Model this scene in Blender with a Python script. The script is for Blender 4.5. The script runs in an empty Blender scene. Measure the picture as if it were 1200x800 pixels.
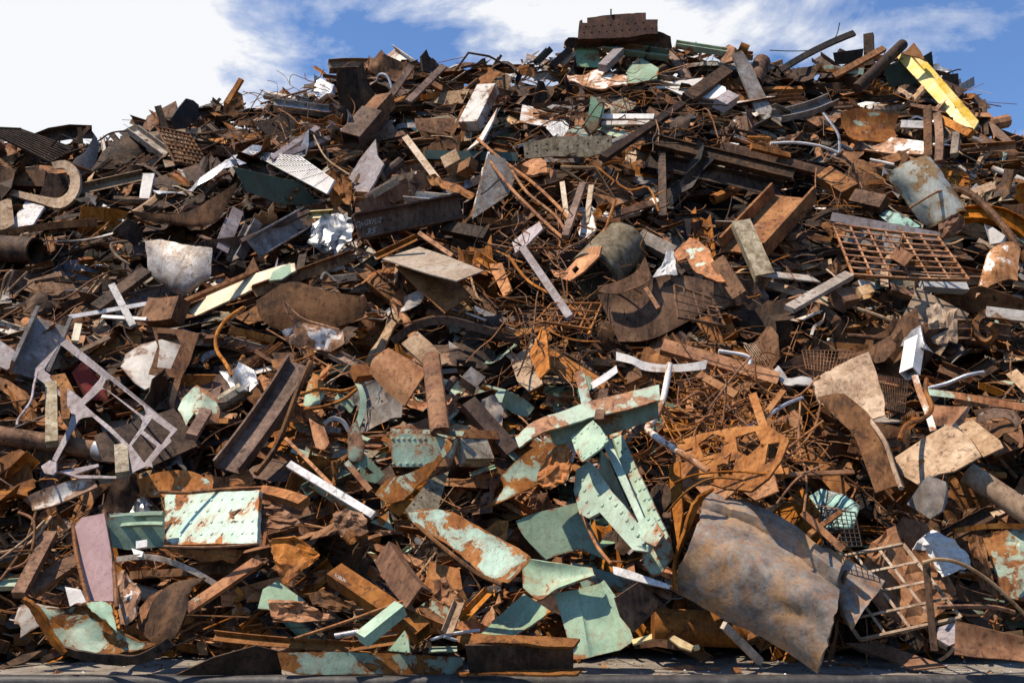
import bpy, bmesh, math, random
import numpy as np
from mathutils import Vector, noise
from mathutils.bvhtree import BVHTree
from mathutils.geometry import delaunay_2d_cdt
rnd = random.Random(7)
SC = bpy.context.scene
COL = SC.collection
# ------------------------------------------------------------------ camera
F = 1200.0; CAM = np.array([0.0, -18.0, 2.6]); PITCH = math.radians(10)
FW = np.array([0, math.cos(PITCH), math.sin(PITCH)]); UP = np.array([0, -math.sin(PITCH), math.cos(PITCH)]); RT = np.array([1.0, 0, 0])
def ray(u, v): return FW + RT*((u-600)/F) + UP*((400-v)/F)
def proj(p):
    d = np.asarray(p)-CAM; z = d@FW
    return 600+F*(d@RT)/z, 400-F*(d@UP)/z, z
# ------------------------------------------------------------------ heap surface
YR = 20.0
RIDGE = [(-500,235),(-200,190),(-60,178),(0,176),(50,182),(100,180),(150,172),(185,150),(215,145),(270,135),(300,138),(370,110),(430,84),(500,84),(550,86),(640,84),(680,66),(770,62),(790,72),(850,76),(920,92),(1000,76),(1060,74),(1125,112),(1160,168),(1200,178),(1300,200),(1500,250),(1800,300)]
_rx, _rz = [], []
for u, v in RIDGE:
    k = (400-v)/F; dy = YR-CAM[1]
    dz = dy*(math.sin(PITCH)+k*math.cos(PITCH))/(math.cos(PITCH)-k*math.sin(PITCH))
    zc = dy*math.cos(PITCH)+dz*math.sin(PITCH)
    _rx.append((u-600)/F*zc); _rz.append(dz+CAM[2])
_rx = np.array(_rx); _rz = np.array(_rz)
def lump(x, y):
    return (0.42*np.sin(x*.9+1.3)*np.sin(y*1.1+.5*x)+0.3*np.sin(x*1.9+y*.7)+0.25*np.sin(y*2.3-x*.6+2))
def surf(x, y):
    yf = 2.1+.35*np.sin(x*.7)+.25*np.sin(x*1.9+1)
    s = np.clip((y-yf)/(YR-yf), 0, 1)
    zr = np.interp(x, _rx, _rz)
    z = zr*(s**.9)+lump(x, y)*np.clip(s*6, 0, 1)*np.clip((1-s)*6, 0, 1)
    back = np.clip(y-YR-1.5, 0, 99)
    return np.maximum(z-back*1.1, 0)
GS = 5
gu = np.arange(-300, 1501, GS); gv = np.arange(0, 811, GS)
UU, VV = np.meshgrid(gu, gv)
def depth_grid():
    dx = (UU-600)/F; k = (400-VV)/F
    dyv = FW[1]+UP[1]*k; dzv = FW[2]+UP[2]*k
    D = np.full(UU.shape, np.nan)
    for t in np.arange(16, 44, .08):
        x = CAM[0]+dx*t; y = CAM[1]+dyv*t; z = CAM[2]+dzv*t
        hit = (z <= surf(x, y)+1e-6) & np.isnan(D) & (y < YR+1.5)
        D[hit] = t
    ridge_t = (YR-.3-CAM[1])/dyv
    D = np.where(np.isnan(D), ridge_t, D)
    return D
DG = depth_grid()
def dep(u, v):
    a = min(max((u-gu[0])/GS, 0), len(gu)-1.001); b = min(max(v/GS, 0), len(gv)-1.001)
    i, j = int(a), int(b); fa, fb = a-i, b-j
    return float(DG[j, i]*(1-fa)*(1-fb)+DG[j, i+1]*fa*(1-fb)+DG[j+1, i]*(1-fa)*fb+DG[j+1, i+1]*fa*fb)
def P(u, v, o=0.0): return CAM+ray(u, v)*(dep(u, v)-o)
# ------------------------------------------------------------------ materials
MATS = {}; PAINTED = set()
def nd(nt, t, **k):
    n = nt.nodes.new(t)
    for a, b in k.items():
        if a in n.inputs.keys() if isinstance(a, str) else False: n.inputs[a].default_value = b
        else: setattr(n, a, b)
    return n
def ramp(nt, src, stops):
    r = nt.nodes.new('ShaderNodeValToRGB'); nt.links.new(src, r.inputs[0])
    e = r.color_ramp.elements
    while len(e) < len(stops): e.new(.5)
    for el, (p, c) in zip(e, stops):
        el.position = p; el.color = (c[0], c[1], c[2], 1) if hasattr(c, '__len__') else (c, c, c, 1)
    return r
def mix(nt, fac, a, b, mode='MIX'):
    m = nt.nodes.new('ShaderNodeMix'); m.data_type = 'RGBA'; m.blend_type = mode
    for inp, x in ((m.inputs[0], fac), (m.inputs[6], a), (m.inputs[7], b)):
        if hasattr(x, 'is_output') or hasattr(x, 'links'): nt.links.new(x, inp)
        elif hasattr(x, '__len__'): inp.default_value = (*x, 1)
        else: inp.default_value = x
    return m.outputs[2]
def mat(name, a, b, c, paint=None, cover=.6, rough=.75, metal=0.0, scale=1.0, pscale=1.0, bump=.35, streak=None, paint2=None, pits=1.0):
    m = bpy.data.materials.new(name); m.use_nodes = True; nt = m.node_tree; nt.nodes.clear(); L = nt.links.new
    out = nt.nodes.new('ShaderNodeOutputMaterial'); bs = nt.nodes.new('ShaderNodeBsdfPrincipled'); L(bs.outputs[0], out.inputs[0])
    tc = nt.nodes.new('ShaderNodeTexCoord'); at = nt.nodes.new('ShaderNodeAttribute'); at.attribute_name = 'tint'
    off = nt.nodes.new('ShaderNodeVectorMath'); off.operation = 'SCALE'; off.inputs[0].default_value = (37, 19, 53); L(at.outputs['Fac'], off.inputs['Scale'])
    ad = nt.nodes.new('ShaderNodeVectorMath'); ad.operation = 'ADD'; L(tc.outputs['Object'], ad.inputs[0]); L(off.outputs[0], ad.inputs[1])
    co = ad.outputs[0]
    def nz(s, det=6, ro=.6, dist=0.0, vec=co):
        n = nt.nodes.new('ShaderNodeTexNoise'); n.inputs['Scale'].default_value = s; n.inputs['Detail'].default_value = det
        n.inputs['Roughness'].default_value = ro; n.inputs['Distortion'].default_value = dist; L(vec, n.inputs['Vector']); return n.outputs[0]
    big = nz(1.3*scale, 5, .6, .6); fine = nz(11*scale, 7, .72); grit = nz(55, 3, .6)
    st = nt.nodes.new('ShaderNodeVectorMath'); st.operation = 'MULTIPLY'; st.inputs[1].default_value = (7, 9, .8); L(co, st.inputs[0])
    strk = nz(1.2, 5, .65, .3, st.outputs[0])
    r1 = ramp(nt, big, [(.34, a), (.5, b), (.66, c)])
    sp_ = nz(5.5*scale, 8, .75, .8)
    col = r1.outputs[0]
    f = ramp(nt, fine, [(.3, .34), (.46, .9), (.58, 1.05), (.74, 1.6)])
    col = mix(nt, .85, col, f.outputs[0], 'MULTIPLY')
    sk = ramp(nt, strk, [(.42, 0.0), (.68, .55)])
    col = mix(nt, sk.outputs[0], col, c if streak is None else streak)
    pit = ramp(nt, sp_, [(.36, 1.0*pits), (.46, 0.0)]); col = mix(nt, pit.outputs[0], col, tuple(x*.6 for x in a))
    scl = ramp(nt, sp_, [(.60, 0.0), (.68, .75*pits)]); col = mix(nt, scl.outputs[0], col, c)
    rgh = ramp(nt, fine, [(.3, min(1, rough+.12)), (.7, max(.2, rough-.12))]).outputs[0]
    hgt = fine
    if paint:
        pn = nz(1.5*pscale, 9, .66, .35)
        ea = nt.nodes.new('ShaderNodeAttribute'); ea.attribute_name = 'edge'; em = nt.nodes.new('ShaderNodeMath'); em.operation = 'MULTIPLY_ADD'; L(ea.outputs['Fac'], em.inputs[0]); em.inputs[1].default_value = -.10; L(pn, em.inputs[2]); pn = em.outputs[0]
        dd = .5-cover; thr = .5+.3*dd+.3*dd*abs(dd)
        edge = ramp(nt, pn, [(thr-.008, 0.0), (thr+.008, 1.0)])
        halo = ramp(nt, pn, [(thr+.008, 1.0), (thr+.09, 0.0)])
        p2 = paint2 or tuple(x*.72 for x in paint)
        pc = ramp(nt, big, [(.35, p2), (.6, paint)]).outputs[0]
        pf = ramp(nt, fine, [(.28, (.62, .55, .48)), (.45, (1, 1, 1)), (.8, (1.06, 1.06, 1.06))])
        pc = mix(nt, .7, pc, pf.outputs[0], 'MULTIPLY')
        sc2 = ramp(nt, strk, [(.45, 0.0), (.66, .62)])
        pc = mix(nt, sc2.outputs[0], pc, tuple(x*.6+.1*y for x, y in zip(paint, c)))
        hm = nt.nodes.new('ShaderNodeMath'); hm.operation = 'MULTIPLY'; L(halo.outputs[0], hm.inputs[0]); hm.inputs[1].default_value = .4
        pc = mix(nt, hm.outputs[0], pc, b)
        vn = nz(2.6*pscale, 4, .6, 1.2); vein = ramp(nt, vn, [(.478, 0.0), (.484, .75), (.49, 0.0)])
        pc = mix(nt, vein.outputs[0], pc, tuple(x*.35 for x in b))
        col = mix(nt, edge.outputs[0], col, pc)
        rgh = mix(nt, edge.outputs[0], rgh, (.48, .48, .48))
        mm = nt.nodes.new('ShaderNodeMath'); mm.operation = 'ADD'; L(fine, mm.inputs[0]); L(edge.outputs[0], mm.inputs[1]); hgt = mm.outputs[0]
    # every piece a little lighter or darker, redder or greyer
    mr = nt.nodes.new('ShaderNodeMapRange'); L(at.outputs['Fac'], mr.inputs[0]); mr.inputs[3].default_value = .55; mr.inputs[4].default_value = 1.4
    hs = nt.nodes.new('ShaderNodeHueSaturation'); L(col, hs.inputs['Color']); L(mr.outputs[0], hs.inputs['Value'])
    fr = nt.nodes.new('ShaderNodeMath'); fr.operation = 'MULTIPLY'; L(at.outputs['Fac'], fr.inputs[0]); fr.inputs[1].default_value = 7.31
    fc = nt.nodes.new('ShaderNodeMath'); fc.operation = 'FRACT'; L(fr.outputs[0], fc.inputs[0])
    m2 = nt.nodes.new('ShaderNodeMapRange'); L(fc.outputs[0], m2.inputs[0]); m2.inputs[3].default_value = .9; m2.inputs[4].default_value = 1.2
    L(m2.outputs[0], hs.inputs['Saturation'])
    L(hs.outputs[0], bs.inputs['Base Color']); L(rgh, bs.inputs['Roughness']); bs.inputs['Metallic'].default_value = metal
    bp = nt.nodes.new('ShaderNodeBump'); bs.inputs['Specular IOR Level'].default_value = .5 if metal else .22; bp.inputs['Strength'].default_value = bump; bp.inputs['Distance'].default_value = .02
    g2 = nt.nodes.new('ShaderNodeMath'); g2.operation = 'ADD'; L(hgt, g2.inputs[0])
    g3 = nt.nodes.new('ShaderNodeMath'); g3.operation = 'MULTIPLY'; L(grit, g3.inputs[0]); g3.inputs[1].default_value = .3; L(g3.outputs[0], g2.inputs[1])
    L(g2.outputs[0], bp.inputs['Height']); L(bp.outputs[0], bs.inputs['Normal'])
    MATS[name] = m
    if paint: PAINTED.add(name)
    return m
RA, RB, RC = (.095, .040, .020), (.235, .092, .034), (.42, .20, .082)
mat('rust', RA, RB, RC)
mat('orange', (.15, .058, .022), (.30, .120, .045), (.43, .215, .095), bump=.25)
mat('brown', (.032, .016, .009), (.125, .056, .026), (.28, .145, .072))
mat('dark', (.013, .009, .007), (.036, .021, .013), (.11, .062, .036))
mat('black', (.010, .010, .009), (.022, .019, .016), (.06, .04, .028), rough=.55)
mat('purple', (.060, .036, .026), (.125, .075, .052), (.23, .15, .11))
mat('tan', (.17, .10, .055), (.32, .20, .115), (.48, .345, .225))
mat('sand', (.42, .28, .17), (.56, .42, .29), (.64, .53, .41), bump=.15)
mat('grey', (.11, .085, .065), (.23, .21, .19), (.40, .38, .35), rough=.55, metal=.25, streak=(.22, .12, .06))
mat('silver', (.22, .20, .19), (.42, .42, .42), (.58, .58, .58), rough=.38, metal=.7, bump=.5)
mat('lavender', (.19, .155, .15), (.30, .265, .27), (.38, .345, .35), bump=.12, streak=(.28, .18, .13))
mat('mint', RA, (.26, .11, .05), RC, paint=(.36, .475, .345), cover=.66, paint2=(.225, .32, .235))
mat('mint_paint', RA, (.26, .11, .05), RC, paint=(.34, .44, .325), cover=.88, paint2=(.235, .325, .24))
mat('mint_panel', RA, (.36, .13, .045), RC, paint=(.50, .62, .50), cover=.73, paint2=(.42, .56, .46), pscale=.9)
mat('mint_clean', RA, (.26, .11, .05), RC, paint=(.32, .43, .30), cover=.85, paint2=(.20, .295, .205))
mat('mint_peel', RA, (.255, .098, .037), RC, paint=(.43, .545, .43), cover=.55, paint2=(.28, .395, .31))
mat('mint_rust', RA, (.26, .10, .038), (.42, .20, .09), paint=(.42, .56, .45), cover=.30, paint2=(.30, .43, .34))
mat('white', (.24, .13, .08), (.35, .22, .15), (.5, .38, .3), paint=(.66, .61, .54), cover=.70, paint2=(.50, .45, .38))
mat('white_peel', RA, (.30, .15, .08), (.45, .28, .18), paint=(.80, .76, .70), cover=.48, paint2=(.62, .57, .5))
mat('white_clean', (.3, .2, .15), (.4, .3, .24), (.5, .4, .33), paint=(.72, .69, .65), cover=.90, paint2=(.56, .53, .49), bump=.15)
mat('drum', (.18, .11, .05), (.38, .22, .10), (.48, .33, .18), paint=(.68, .68, .58), cover=.66, paint2=(.52, .55, .47))
mat('yellow', (.10, .05, .02), (.22, .11, .04), (.32, .18, .08), paint=(.70, .46, .06), cover=.88, paint2=(.80, .66, .30))
mat('cream', (.28, .17, .1), (.42, .30, .2), (.52, .4, .28), paint=(.66, .57, .40), cover=.84, paint2=(.55, .46, .31))
mat('darkgreen', (.03, .03, .02), (.06, .05, .035), (.12, .08, .05), paint=(.055, .085, .065), cover=.85, paint2=(.035, .055, .045))
mat('green', (.06, .05, .03), (.12, .09, .05), (.2, .13, .08), paint=(.16, .28, .18), cover=.72, paint2=(.10, .18, .12))
mat('pink', (.20, .10, .07), (.33, .2, .15), (.42, .28, .22), paint=(.42, .27, .27), cover=.93, paint2=(.36, .23, .23))
mat('roll', (.085, .078, .075), (.25, .22, .19), (.43, .26, .13), rough=.6, metal=0, pits=.4, scale=1.0, streak=(.36, .155, .05), bump=.6)
mat('mottled', (.085, .062, .036), (.20, .155, .10), (.37, .32, .23), scale=3)
mat('wood', (.15, .115, .085), (.28, .22, .17), (.42, .35, .28))
mat('greywood', (.30, .27, .25), (.44, .41, .38), (.55, .52, .49), bump=.3)
mat('foam', (.36, .25, .10), (.50, .36, .17), (.60, .46, .27))
mat('brick', (.035, .016, .011), (.085, .034, .02), (.17, .075, .045), scale=2)
mat('red', (.10, .02, .015), (.2, .03, .02), (.3, .08, .05), paint=(.30, .035, .025), cover=.5)
mat('chalk', (.28, .25, .23), (.36, .33, .31), (.42, .39, .37))
mat('tealglass', (.03, .04, .04), (.05, .06, .06), (.08, .09, .09), paint=(.17, .31, .25), cover=.6, pscale=2, paint2=(.36, .46, .41), rough=.3)
# ------------------------------------------------------------------ mesh making
PENDING = []
def link_mesh(name, V, Fc, m, parent=None, smooth=True, tint=None, ang=32, edge=None):
    V = np.asarray(V, float)
    V[:, 2] = np.maximum(V[:, 2], .012)
    c = (V.min(0)+V.max(0))/2; c[2] = V[:, 2].min()
    me = bpy.data.meshes.new(name); me.from_pydata((V-c).tolist(), [], Fc)
    me.materials.append(MATS[m] if isinstance(m, str) else m)
    if smooth:
        me.polygons.foreach_set('use_smooth', [True]*len(me.polygons)); me.set_sharp_from_angle(angle=math.radians(ang))
    t = rnd.random() if tint is None else tint
    a = me.attributes.new('tint', 'FLOAT', 'POINT'); a.data.foreach_set('value', [t]*len(V))
    if edge is not None: a = me.attributes.new('edge', 'FLOAT', 'POINT'); a.data.foreach_set('value', edge)
    o = bpy.data.objects.new(name, me); COL.objects.link(o)
    if parent is not None:
        o.parent = parent; o.location = Vector(c)-parent.location
    else: o.location = c
    return o
HEROES = []
def done(o, cat, label, group, lm, px):
    if o.parent is None:
        o['label'] = label; o['category'] = cat; o['kind'] = 'thing'
        for a_, b_ in (('_panel', '_plate'), ('_frame', '_rack')):
            if o.name.split('.')[0].endswith(a_): o.name = o.name.split('.')[0][:-len(a_)]+b_
        if group: o['group'] = group
        HEROES.append((o, lm, px))
    elif label: o['label'] = label
    return o
def smooth_path(pts, n):
    pts = np.asarray(pts, float)
    if len(pts) < 3 or n <= 1: return pts
    out = []
    for i in range(len(pts)-1):
        p0 = pts[max(i-1, 0)]; p1 = pts[i]; p2 = pts[i+1]; p3 = pts[min(i+2, len(pts)-1)]
        for k in range(n):
            t = k/n
            out.append(.5*((2*p1)+(-p0+p2)*t+(2*p0-5*p1+4*p2-p3)*t*t+(-p0+3*p1-3*p2+p3)*t**3))
    out.append(pts[-1]); return np.array(out)
def lin_path(pts, n):
    pts = np.asarray(pts, float)
    if n <= 1: return pts
    return np.array([pts[i]+(pts[i+1]-pts[i])*k/n for i in range(len(pts)-1) for k in range(n)]+[pts[-1]])
def nrm(v): return v/(np.linalg.norm(v)+1e-12)
def frames(path, ref):
    T = np.gradient(path, axis=0) if len(path) > 2 else np.array([path[1]-path[0]]*2)
    S, B = [], []
    prev = None
    for t in T:
        t = nrm(t)
        if prev is None:
            s = np.cross(t, ref)
            if np.linalg.norm(s) < 1e-3: s = np.cross(t, np.array([.3, .2, .9]))
            s = nrm(s)
        else: s = nrm(prev-t*(prev@t))
        S.append(s); B.append(nrm(np.cross(s, t))); prev = s
    return np.array(S), np.array(B)
def sec(kind, w, h, t):
    a, b = w/2, h/2
    if kind == 'I': return [(-a, -b), (-a, b), (-a+t, b), (-a+t, t/2), (a-t, t/2), (a-t, b), (a, b), (a, -b), (a-t, -b), (a-t, -t/2), (-a+t, -t/2), (-a+t, -b)]
    if kind == 'C': return [(-a, -b), (-a, b), (-a+t, b), (-a+t, -b+t), (a-t, -b+t), (a-t, b), (a, b), (a, -b)]
    if kind == 'L': return [(-a, -b), (-a, b), (-a+t, b), (-a+t, -b+t), (a, -b+t), (a, -b)]
    if kind == 'T': return [(-a, b), (a, b), (a, b-t), (t/2, b-t), (t/2, -b), (-t/2, -b), (-t/2, b-t), (-a, b-t)]
    return [(-a, -b), (-a, b), (a, b), (a, -b)]
def sweep(path, S, B, prof, roll=0., tw=0., hollow=0., scl=None):
    n = len(path); prof = np.array(prof, float); K = len(prof); V = []; Fc = []
    rings = [prof] if not hollow else [prof, prof*hollow]
    for q, pr in enumerate(rings):
        for i in range(n):
            a = roll+tw*i/(n-1); ca, sa = math.cos(a), math.sin(a)
            x = pr[:, 0]*ca-pr[:, 1]*sa; y = pr[:, 0]*sa+pr[:, 1]*ca
            k = 1 if scl is None else scl[i]
            V.append(path[i]+np.outer(x*k, S[i])+np.outer(y*k, B[i]))
    V = np.vstack(V)
    for q in range(len(rings)):
        b0 = q*n*K
        for i in range(n-1):
            for j in range(K):
                j2 = (j+1) % K; f = [b0+i*K+j, b0+i*K+j2, b0+(i+1)*K+j2, b0+(i+1)*K+j]
                Fc.append(f if q == 0 else f[::-1])
    if hollow:
        b0 = n*K
        for e, i in ((0, 0), (1, n-1)):
            for j in range(K):
                j2 = (j+1) % K; f = [i*K+j, i*K+j2, b0+i*K+j2, b0+i*K+j]
                Fc.append(f[::-1] if e == 0 else f)
    else:
        Fc.append(list(range(K))[::-1]); Fc.append([(n-1)*K+j for j in range(K)])
    return V, Fc
def circ(r, n=10, e=1.0): return [(r*math.cos(2*math.pi*i/n), r*e*math.sin(2*math.pi*i/n)) for i in range(n)]
def BM(name, cat, label, kind, x0, y0, x1, y1, w, h, m, roll=0, o=(.4, .4), bend=0., bend2=0., tw=0., t=None, lm=None, parent=None, group=None, tint=None, tilt=.38):
    if not isinstance(o, tuple): o = (o, o)
    p0 = P(x0, y0, o[0]); p1 = P(x1, y1, o[1]); L = np.linalg.norm(p1-p0)
    mp = (proj(p0)[2]+proj(p1)[2])/2/F
    d = p1-p0; dm = mp*math.hypot(x1-x0, y1-y0)
    # keep the beam from running away in depth
    if L > 1.9*dm:
        zm = (proj(p0)[2]+proj(p1)[2])/2; dz = math.copysign(1, proj(p1)[2]-proj(p0)[2])*dm*.8
        p0 = CAM+ray(x0, y0)*(zm-dz/2); p1 = CAM+ray(x1, y1)*(zm+dz/2)
    n = 2 if not (bend or tw or bend2) else 9
    path = np.array([p0+(p1-p0)*i/(n-1) for i in range(n)])
    ref = nrm(nrm(CAM-(p0+p1)/2)+np.array([-.12, 0, tilt]))
    S, B = frames(path, ref)
    S = np.array([S[0]]*n); B = np.array([B[0]]*n)
    if bend or bend2:
        u = np.linspace(0, 1, n); k = 4*u*(1-u)
        path = path+np.outer(k*bend*mp, S[0])+np.outer(k*bend2*mp, B[0])
    w *= mp; h *= mp; t = (t or max(1.2, min(w, h)/mp*.1))*mp
    if kind == 'O': pr = circ(w/2, 14); hol = .82
    elif kind == 'Q': pr = sec('B', w, h, t); hol = .84
    elif kind == 'R': pr = circ(w/2, 12, h/w); hol = 0
    else: pr = sec(kind, w, h, t); hol = 0
    V, Fc = sweep(path, S, B, pr, math.radians(roll), math.radians(tw), hol)
    return done(link_mesh(name, V, Fc, m, parent, tint=tint), cat, label, group, lm, ((x0+x1)/2, (y0+y1)/2))
def RD(name, cat, label, pts, r, m, o=.6, sub=5, lm=None, parent=None, group=None, n=7, flat=None, tint=None):
    """a rod or pipe bent along a line; r in pixels"""
    pts = [tuple(p)+(0,)*(3-len(p)) for p in pts]
    d0 = dep(pts[0][0], pts[0][1]); d1 = dep(pts[-1][0], pts[-1][1]); N = len(pts)
    W = [CAM+ray(p[0], p[1])*(d0+(d1-d0)*i/(N-1)-o-p[2]) for i, p in enumerate(pts)]
    path = smooth_path(W, sub); mp = (d0+d1)/2/F
    S, B = frames(path, nrm(CAM-path.mean(0)))
    pr = circ(r*mp, n) if not flat else sec('B', r*2*mp, flat*mp, 0)
    V, Fc = sweep(path, S, B, pr)
    c = pts[N//2]
    return done(link_mesh(name, V, Fc, m, parent, ang=50, tint=tint), cat, label, group, lm, c[:2])
NV = {'U': (-.15, -.75, .65), 'F': (0, -1, .12), 'D': (0, -.92, -.38), 'L': (-.62, -.62, .5), 'R': (.68, -.7, .1), 'S': (0, -.8, .6), 'V': (.35, -.75, .55), 'G': (-.1, -.5, .86)}
def face_viewer(n, u):
    a = -math.atan2((u-600)/F, 1.0); c, s_ = math.cos(a), math.sin(a)
    return np.array([n[0]*c-n[1]*s_, n[0]*s_+n[1]*c, n[2]])
def plane_pt(u, v, C, n, zc, lim):
    r = ray(u, v); dn = r@n
    t = ((C-CAM)@n)/dn if abs(dn) > .05 else zc
    return CAM+r*min(max(t, zc-lim), zc+lim)
def inpoly(x, y, poly):
    c = False; j = len(poly)-1
    for i in range(len(poly)):
        xi, yi = poly[i]; xj, yj = poly[j]
        if (yi > y) != (yj > y) and x < (xj-xi)*(y-yi)/(yj-yi)+xi: c = not c
        j = i
    return c
def dome(c, n, r, V, Fc):
    s = nrm(np.cross(n, [.3, .8, .5])); b = np.cross(n, s); k = len(V); K = 6
    for rr, hh in ((1, 0), (.8, .5)):
        for i in range(K):
            a = i*math.pi/3; V.append(c+(s*math.cos(a)+b*math.sin(a))*r*rr+n*r*hh)
    V.append(c+n*r*.78)
    for i in range(K):
        j = (i+1) % K; Fc.append([k+i, k+j, k+K+j, k+K+i]); Fc.append([k+K+i, k+K+j, k+2*K])
def PL(name, cat, label, pts, n, m, o=.4, th=None, cr=0., bend=0., bd=(1, 0), holes=(), riv=(), rag=0., lm=None, parent=None, group=None, rr=1.5, tint=None, at=None):
    n = nrm(np.array(NV[n] if isinstance(n, str) else n, float))
    cx = sum(p[0] for p in pts)/len(pts); cy = sum(p[1] for p in pts)/len(pts)
    ax, ay = at or (cx, cy)
    zc = dep(ax, ay)-o; mp = zc/F; C = CAM+ray(ax, ay)*zc; n = face_viewer(n, ax)
    size = max(max(p[0] for p in pts)-min(p[0] for p in pts), max(p[1] for p in pts)-min(p[1] for p in pts))*mp
    lim = size*.75; th = (2.3*mp if th is None else th*mp*1.25)
    poly = list(pts)
    if rag:
        q = []
        for i in range(len(poly)):
            a, b = poly[i], poly[(i+1) % len(poly)]; L = math.hypot(b[0]-a[0], b[1]-a[1]); k = max(1, int(L/5)); q.append(a)
            for j in range(1, k):
                t = j/k; dx, dy = -(b[1]-a[1])/L, (b[0]-a[0])/L; w = rnd.uniform(-rag, rag)
                q.append((a[0]+(b[0]-a[0])*t+dx*w, a[1]+(b[1]-a[1])*t+dy*w))
        poly = q
    V, Fc = [], []
    if m in PAINTED and not cr and not bend: cr = .35
    if cr or bend or holes:
        pts2 = list(poly); ed = [(i, (i+1) % len(poly)) for i in range(len(poly))]
        for h in holes:
            b0 = len(pts2); pts2 += list(h); ed += [(b0+i, b0+(i+1) % len(h)) for i in range(len(h))]
        if cr or bend:
            x0, x1 = min(p[0] for p in poly), max(p[0] for p in poly); y0, y1 = min(p[1] for p in poly), max(p[1] for p in poly)
            st = max(3.0, min(x1-x0, y1-y0)/7)
            y = y0+st/2
            while y < y1:
                x = x0+st/2
                while x < x1:
                    xx, yy = x+rnd.uniform(-.25, .25)*st, y+rnd.uniform(-.25, .25)*st
                    if inpoly(xx, yy, poly) and not any(inpoly(xx, yy, h) for h in holes): pts2.append((xx, yy))
                    x += st
                y += st
        vs, _, fs, *_ = delaunay_2d_cdt([Vector(p) for p in pts2], ed, [], 0, 1e-4)
        tri = []
        for f in fs:
            mx = sum(vs[i][0] for i in f)/3; my = sum(vs[i][1] for i in f)/3
            if inpoly(mx, my, poly) and not any(inpoly(mx, my, h) for h in holes): tri.append(list(f))
        used = sorted({i for f in tri for i in f}); mp_ = {a: b for b, a in enumerate(used)}
        tri = [[mp_[i] for i in f] for f in tri]; v2 = [(vs[i][0], vs[i][1]) for i in used]
    else:
        v2 = poly; tri = [list(range(len(poly)))]
    sd = rnd.random()*100; bl = math.hypot(*bd)
    def pos(x, y):
        p = plane_pt(x, y, C, n, zc, lim); d = 0
        if bend:
            q = ((x-cx)*bd[0]+(y-cy)*bd[1])/bl/(size/mp/2); d += bend*mp*(1-q*q)
        if cr: d += cr*mp*(noise.noise(Vector((x*.055, y*.055, sd)))*1.7+.5*noise.noise(Vector((x*.16, y*.16, sd))))
        return p+n*d
    top = [pos(*p) for p in v2]; N = len(top)
    V = top+[p-n*th for p in top]
    # orientation: front side faces along n
    a, b, c_ = (np.array(top[i]) for i in tri[0][:3])
    flip = False
    for f in tri:
        a, b, c_ = top[f[0]], top[f[1]], top[f[2]]
        k = np.cross(b-a, c_-a)@n
        if abs(k) > 1e-12: flip = k < 0; break
    if flip: tri = [f[::-1] for f in tri]
    Fc = [list(f) for f in tri]+[[i+N for i in f[::-1]] for f in tri]
    es = {}
    for f in tri:
        for i in range(len(f)):
            e = (f[i], f[(i+1) % len(f)])
            if (e[1], e[0]) in es: del es[(e[1], e[0])]
            else: es[e] = 1
    for a, b in es: Fc.append([b, a, a+N, b+N])
    eg = set(i for e in es for i in e) if (cr or bend) else set()
    EG = [1. if i in eg else 0. for i in range(N)]*2
    for (xa, ya, xb, yb, k) in riv:
        for i in range(k):
            t = i/(k-1) if k > 1 else .5; dome(pos(xa+(xb-xa)*t, ya+(yb-ya)*t), n, rr*mp, V, Fc)
    return done(link_mesh(name, V, Fc, m, parent, tint=tint, edge=EG+[0.]*(len(V)-2*N)), cat, label, group, lm, (cx, cy))
def LF(name, cat, label, rows, m, o=.5, th=1.5, su=4, sv=4, cr=0., lm=None, parent=None, group=None, at=None, riv=0, rr=1.4, tint=None, slope=.5, lin=None):
    """a bent sheet: rows of (x, y, out) in pixels, out = pixels nearer than the sheet's own distance"""
    R = [[tuple(p)+(0,)*(3-len(p)) for p in r] for r in rows]
    cx = sum(p[0] for r in R for p in r)/sum(len(r) for r in R); cy = sum(p[1] for r in R for p in r)/sum(len(r) for r in R)
    zc = dep(*(at or (cx, cy)))-o; mp = zc/F
    lin = cr >= 1.4 if lin is None else lin
    sp = lin_path if lin else smooth_path
    G = np.array([sp(r, sv) for r in R])
    G = np.array([sp(G[:, j], su) for j in range(G.shape[1])]).transpose(1, 0, 2)
    nu, nv = G.shape[:2]; sd = rnd.random()*100; th *= 1.3
    W = np.zeros(G.shape)
    for i in range(nu):
        for j in range(nv):
            x, y, q = G[i, j]
            q += slope*(y-cy)+.2*(x-cx)
            if cr: q += cr*(noise.noise(Vector((x*.045, y*.045, sd)))*1.6+(1.3*abs(noise.noise(Vector((x*.09, y*.09, sd+2))))*2 if lin else 0)+.5*noise.noise(Vector((x*.15, y*.15, sd))))
            if lin: q += rnd.gauss(0, .16*cr)
            e = .25 if not cr else .9+.12*cr
            x += e*noise.noise(Vector((x*.23, y*.23, sd+5)))*1.6; y += e*noise.noise(Vector((x*.23, y*.23, sd+9)))*1.6
            W[i, j] = CAM+ray(x, y)*(zc-q*mp)
    EG = [1. if i in (0, nu-1) or j in (0, nv-1) else 0. for i in range(nu) for j in range(nv)]*2
    Vt, Ft = thick(W, th*mp)
    if lin:
        q_ = []
        for f in Ft:
            if sum(f) % 3: q_ += [[f[0], f[1], f[2]], [f[0], f[2], f[3]]]
            else: q_ += [[f[0], f[1], f[3]], [f[1], f[2], f[3]]]
        Ft = q_
    return done(link_mesh(name, Vt, Ft, m, parent, ang=24 if lin else 40, tint=tint, edge=EG), cat, label, group, lm, (cx, cy))
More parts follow.
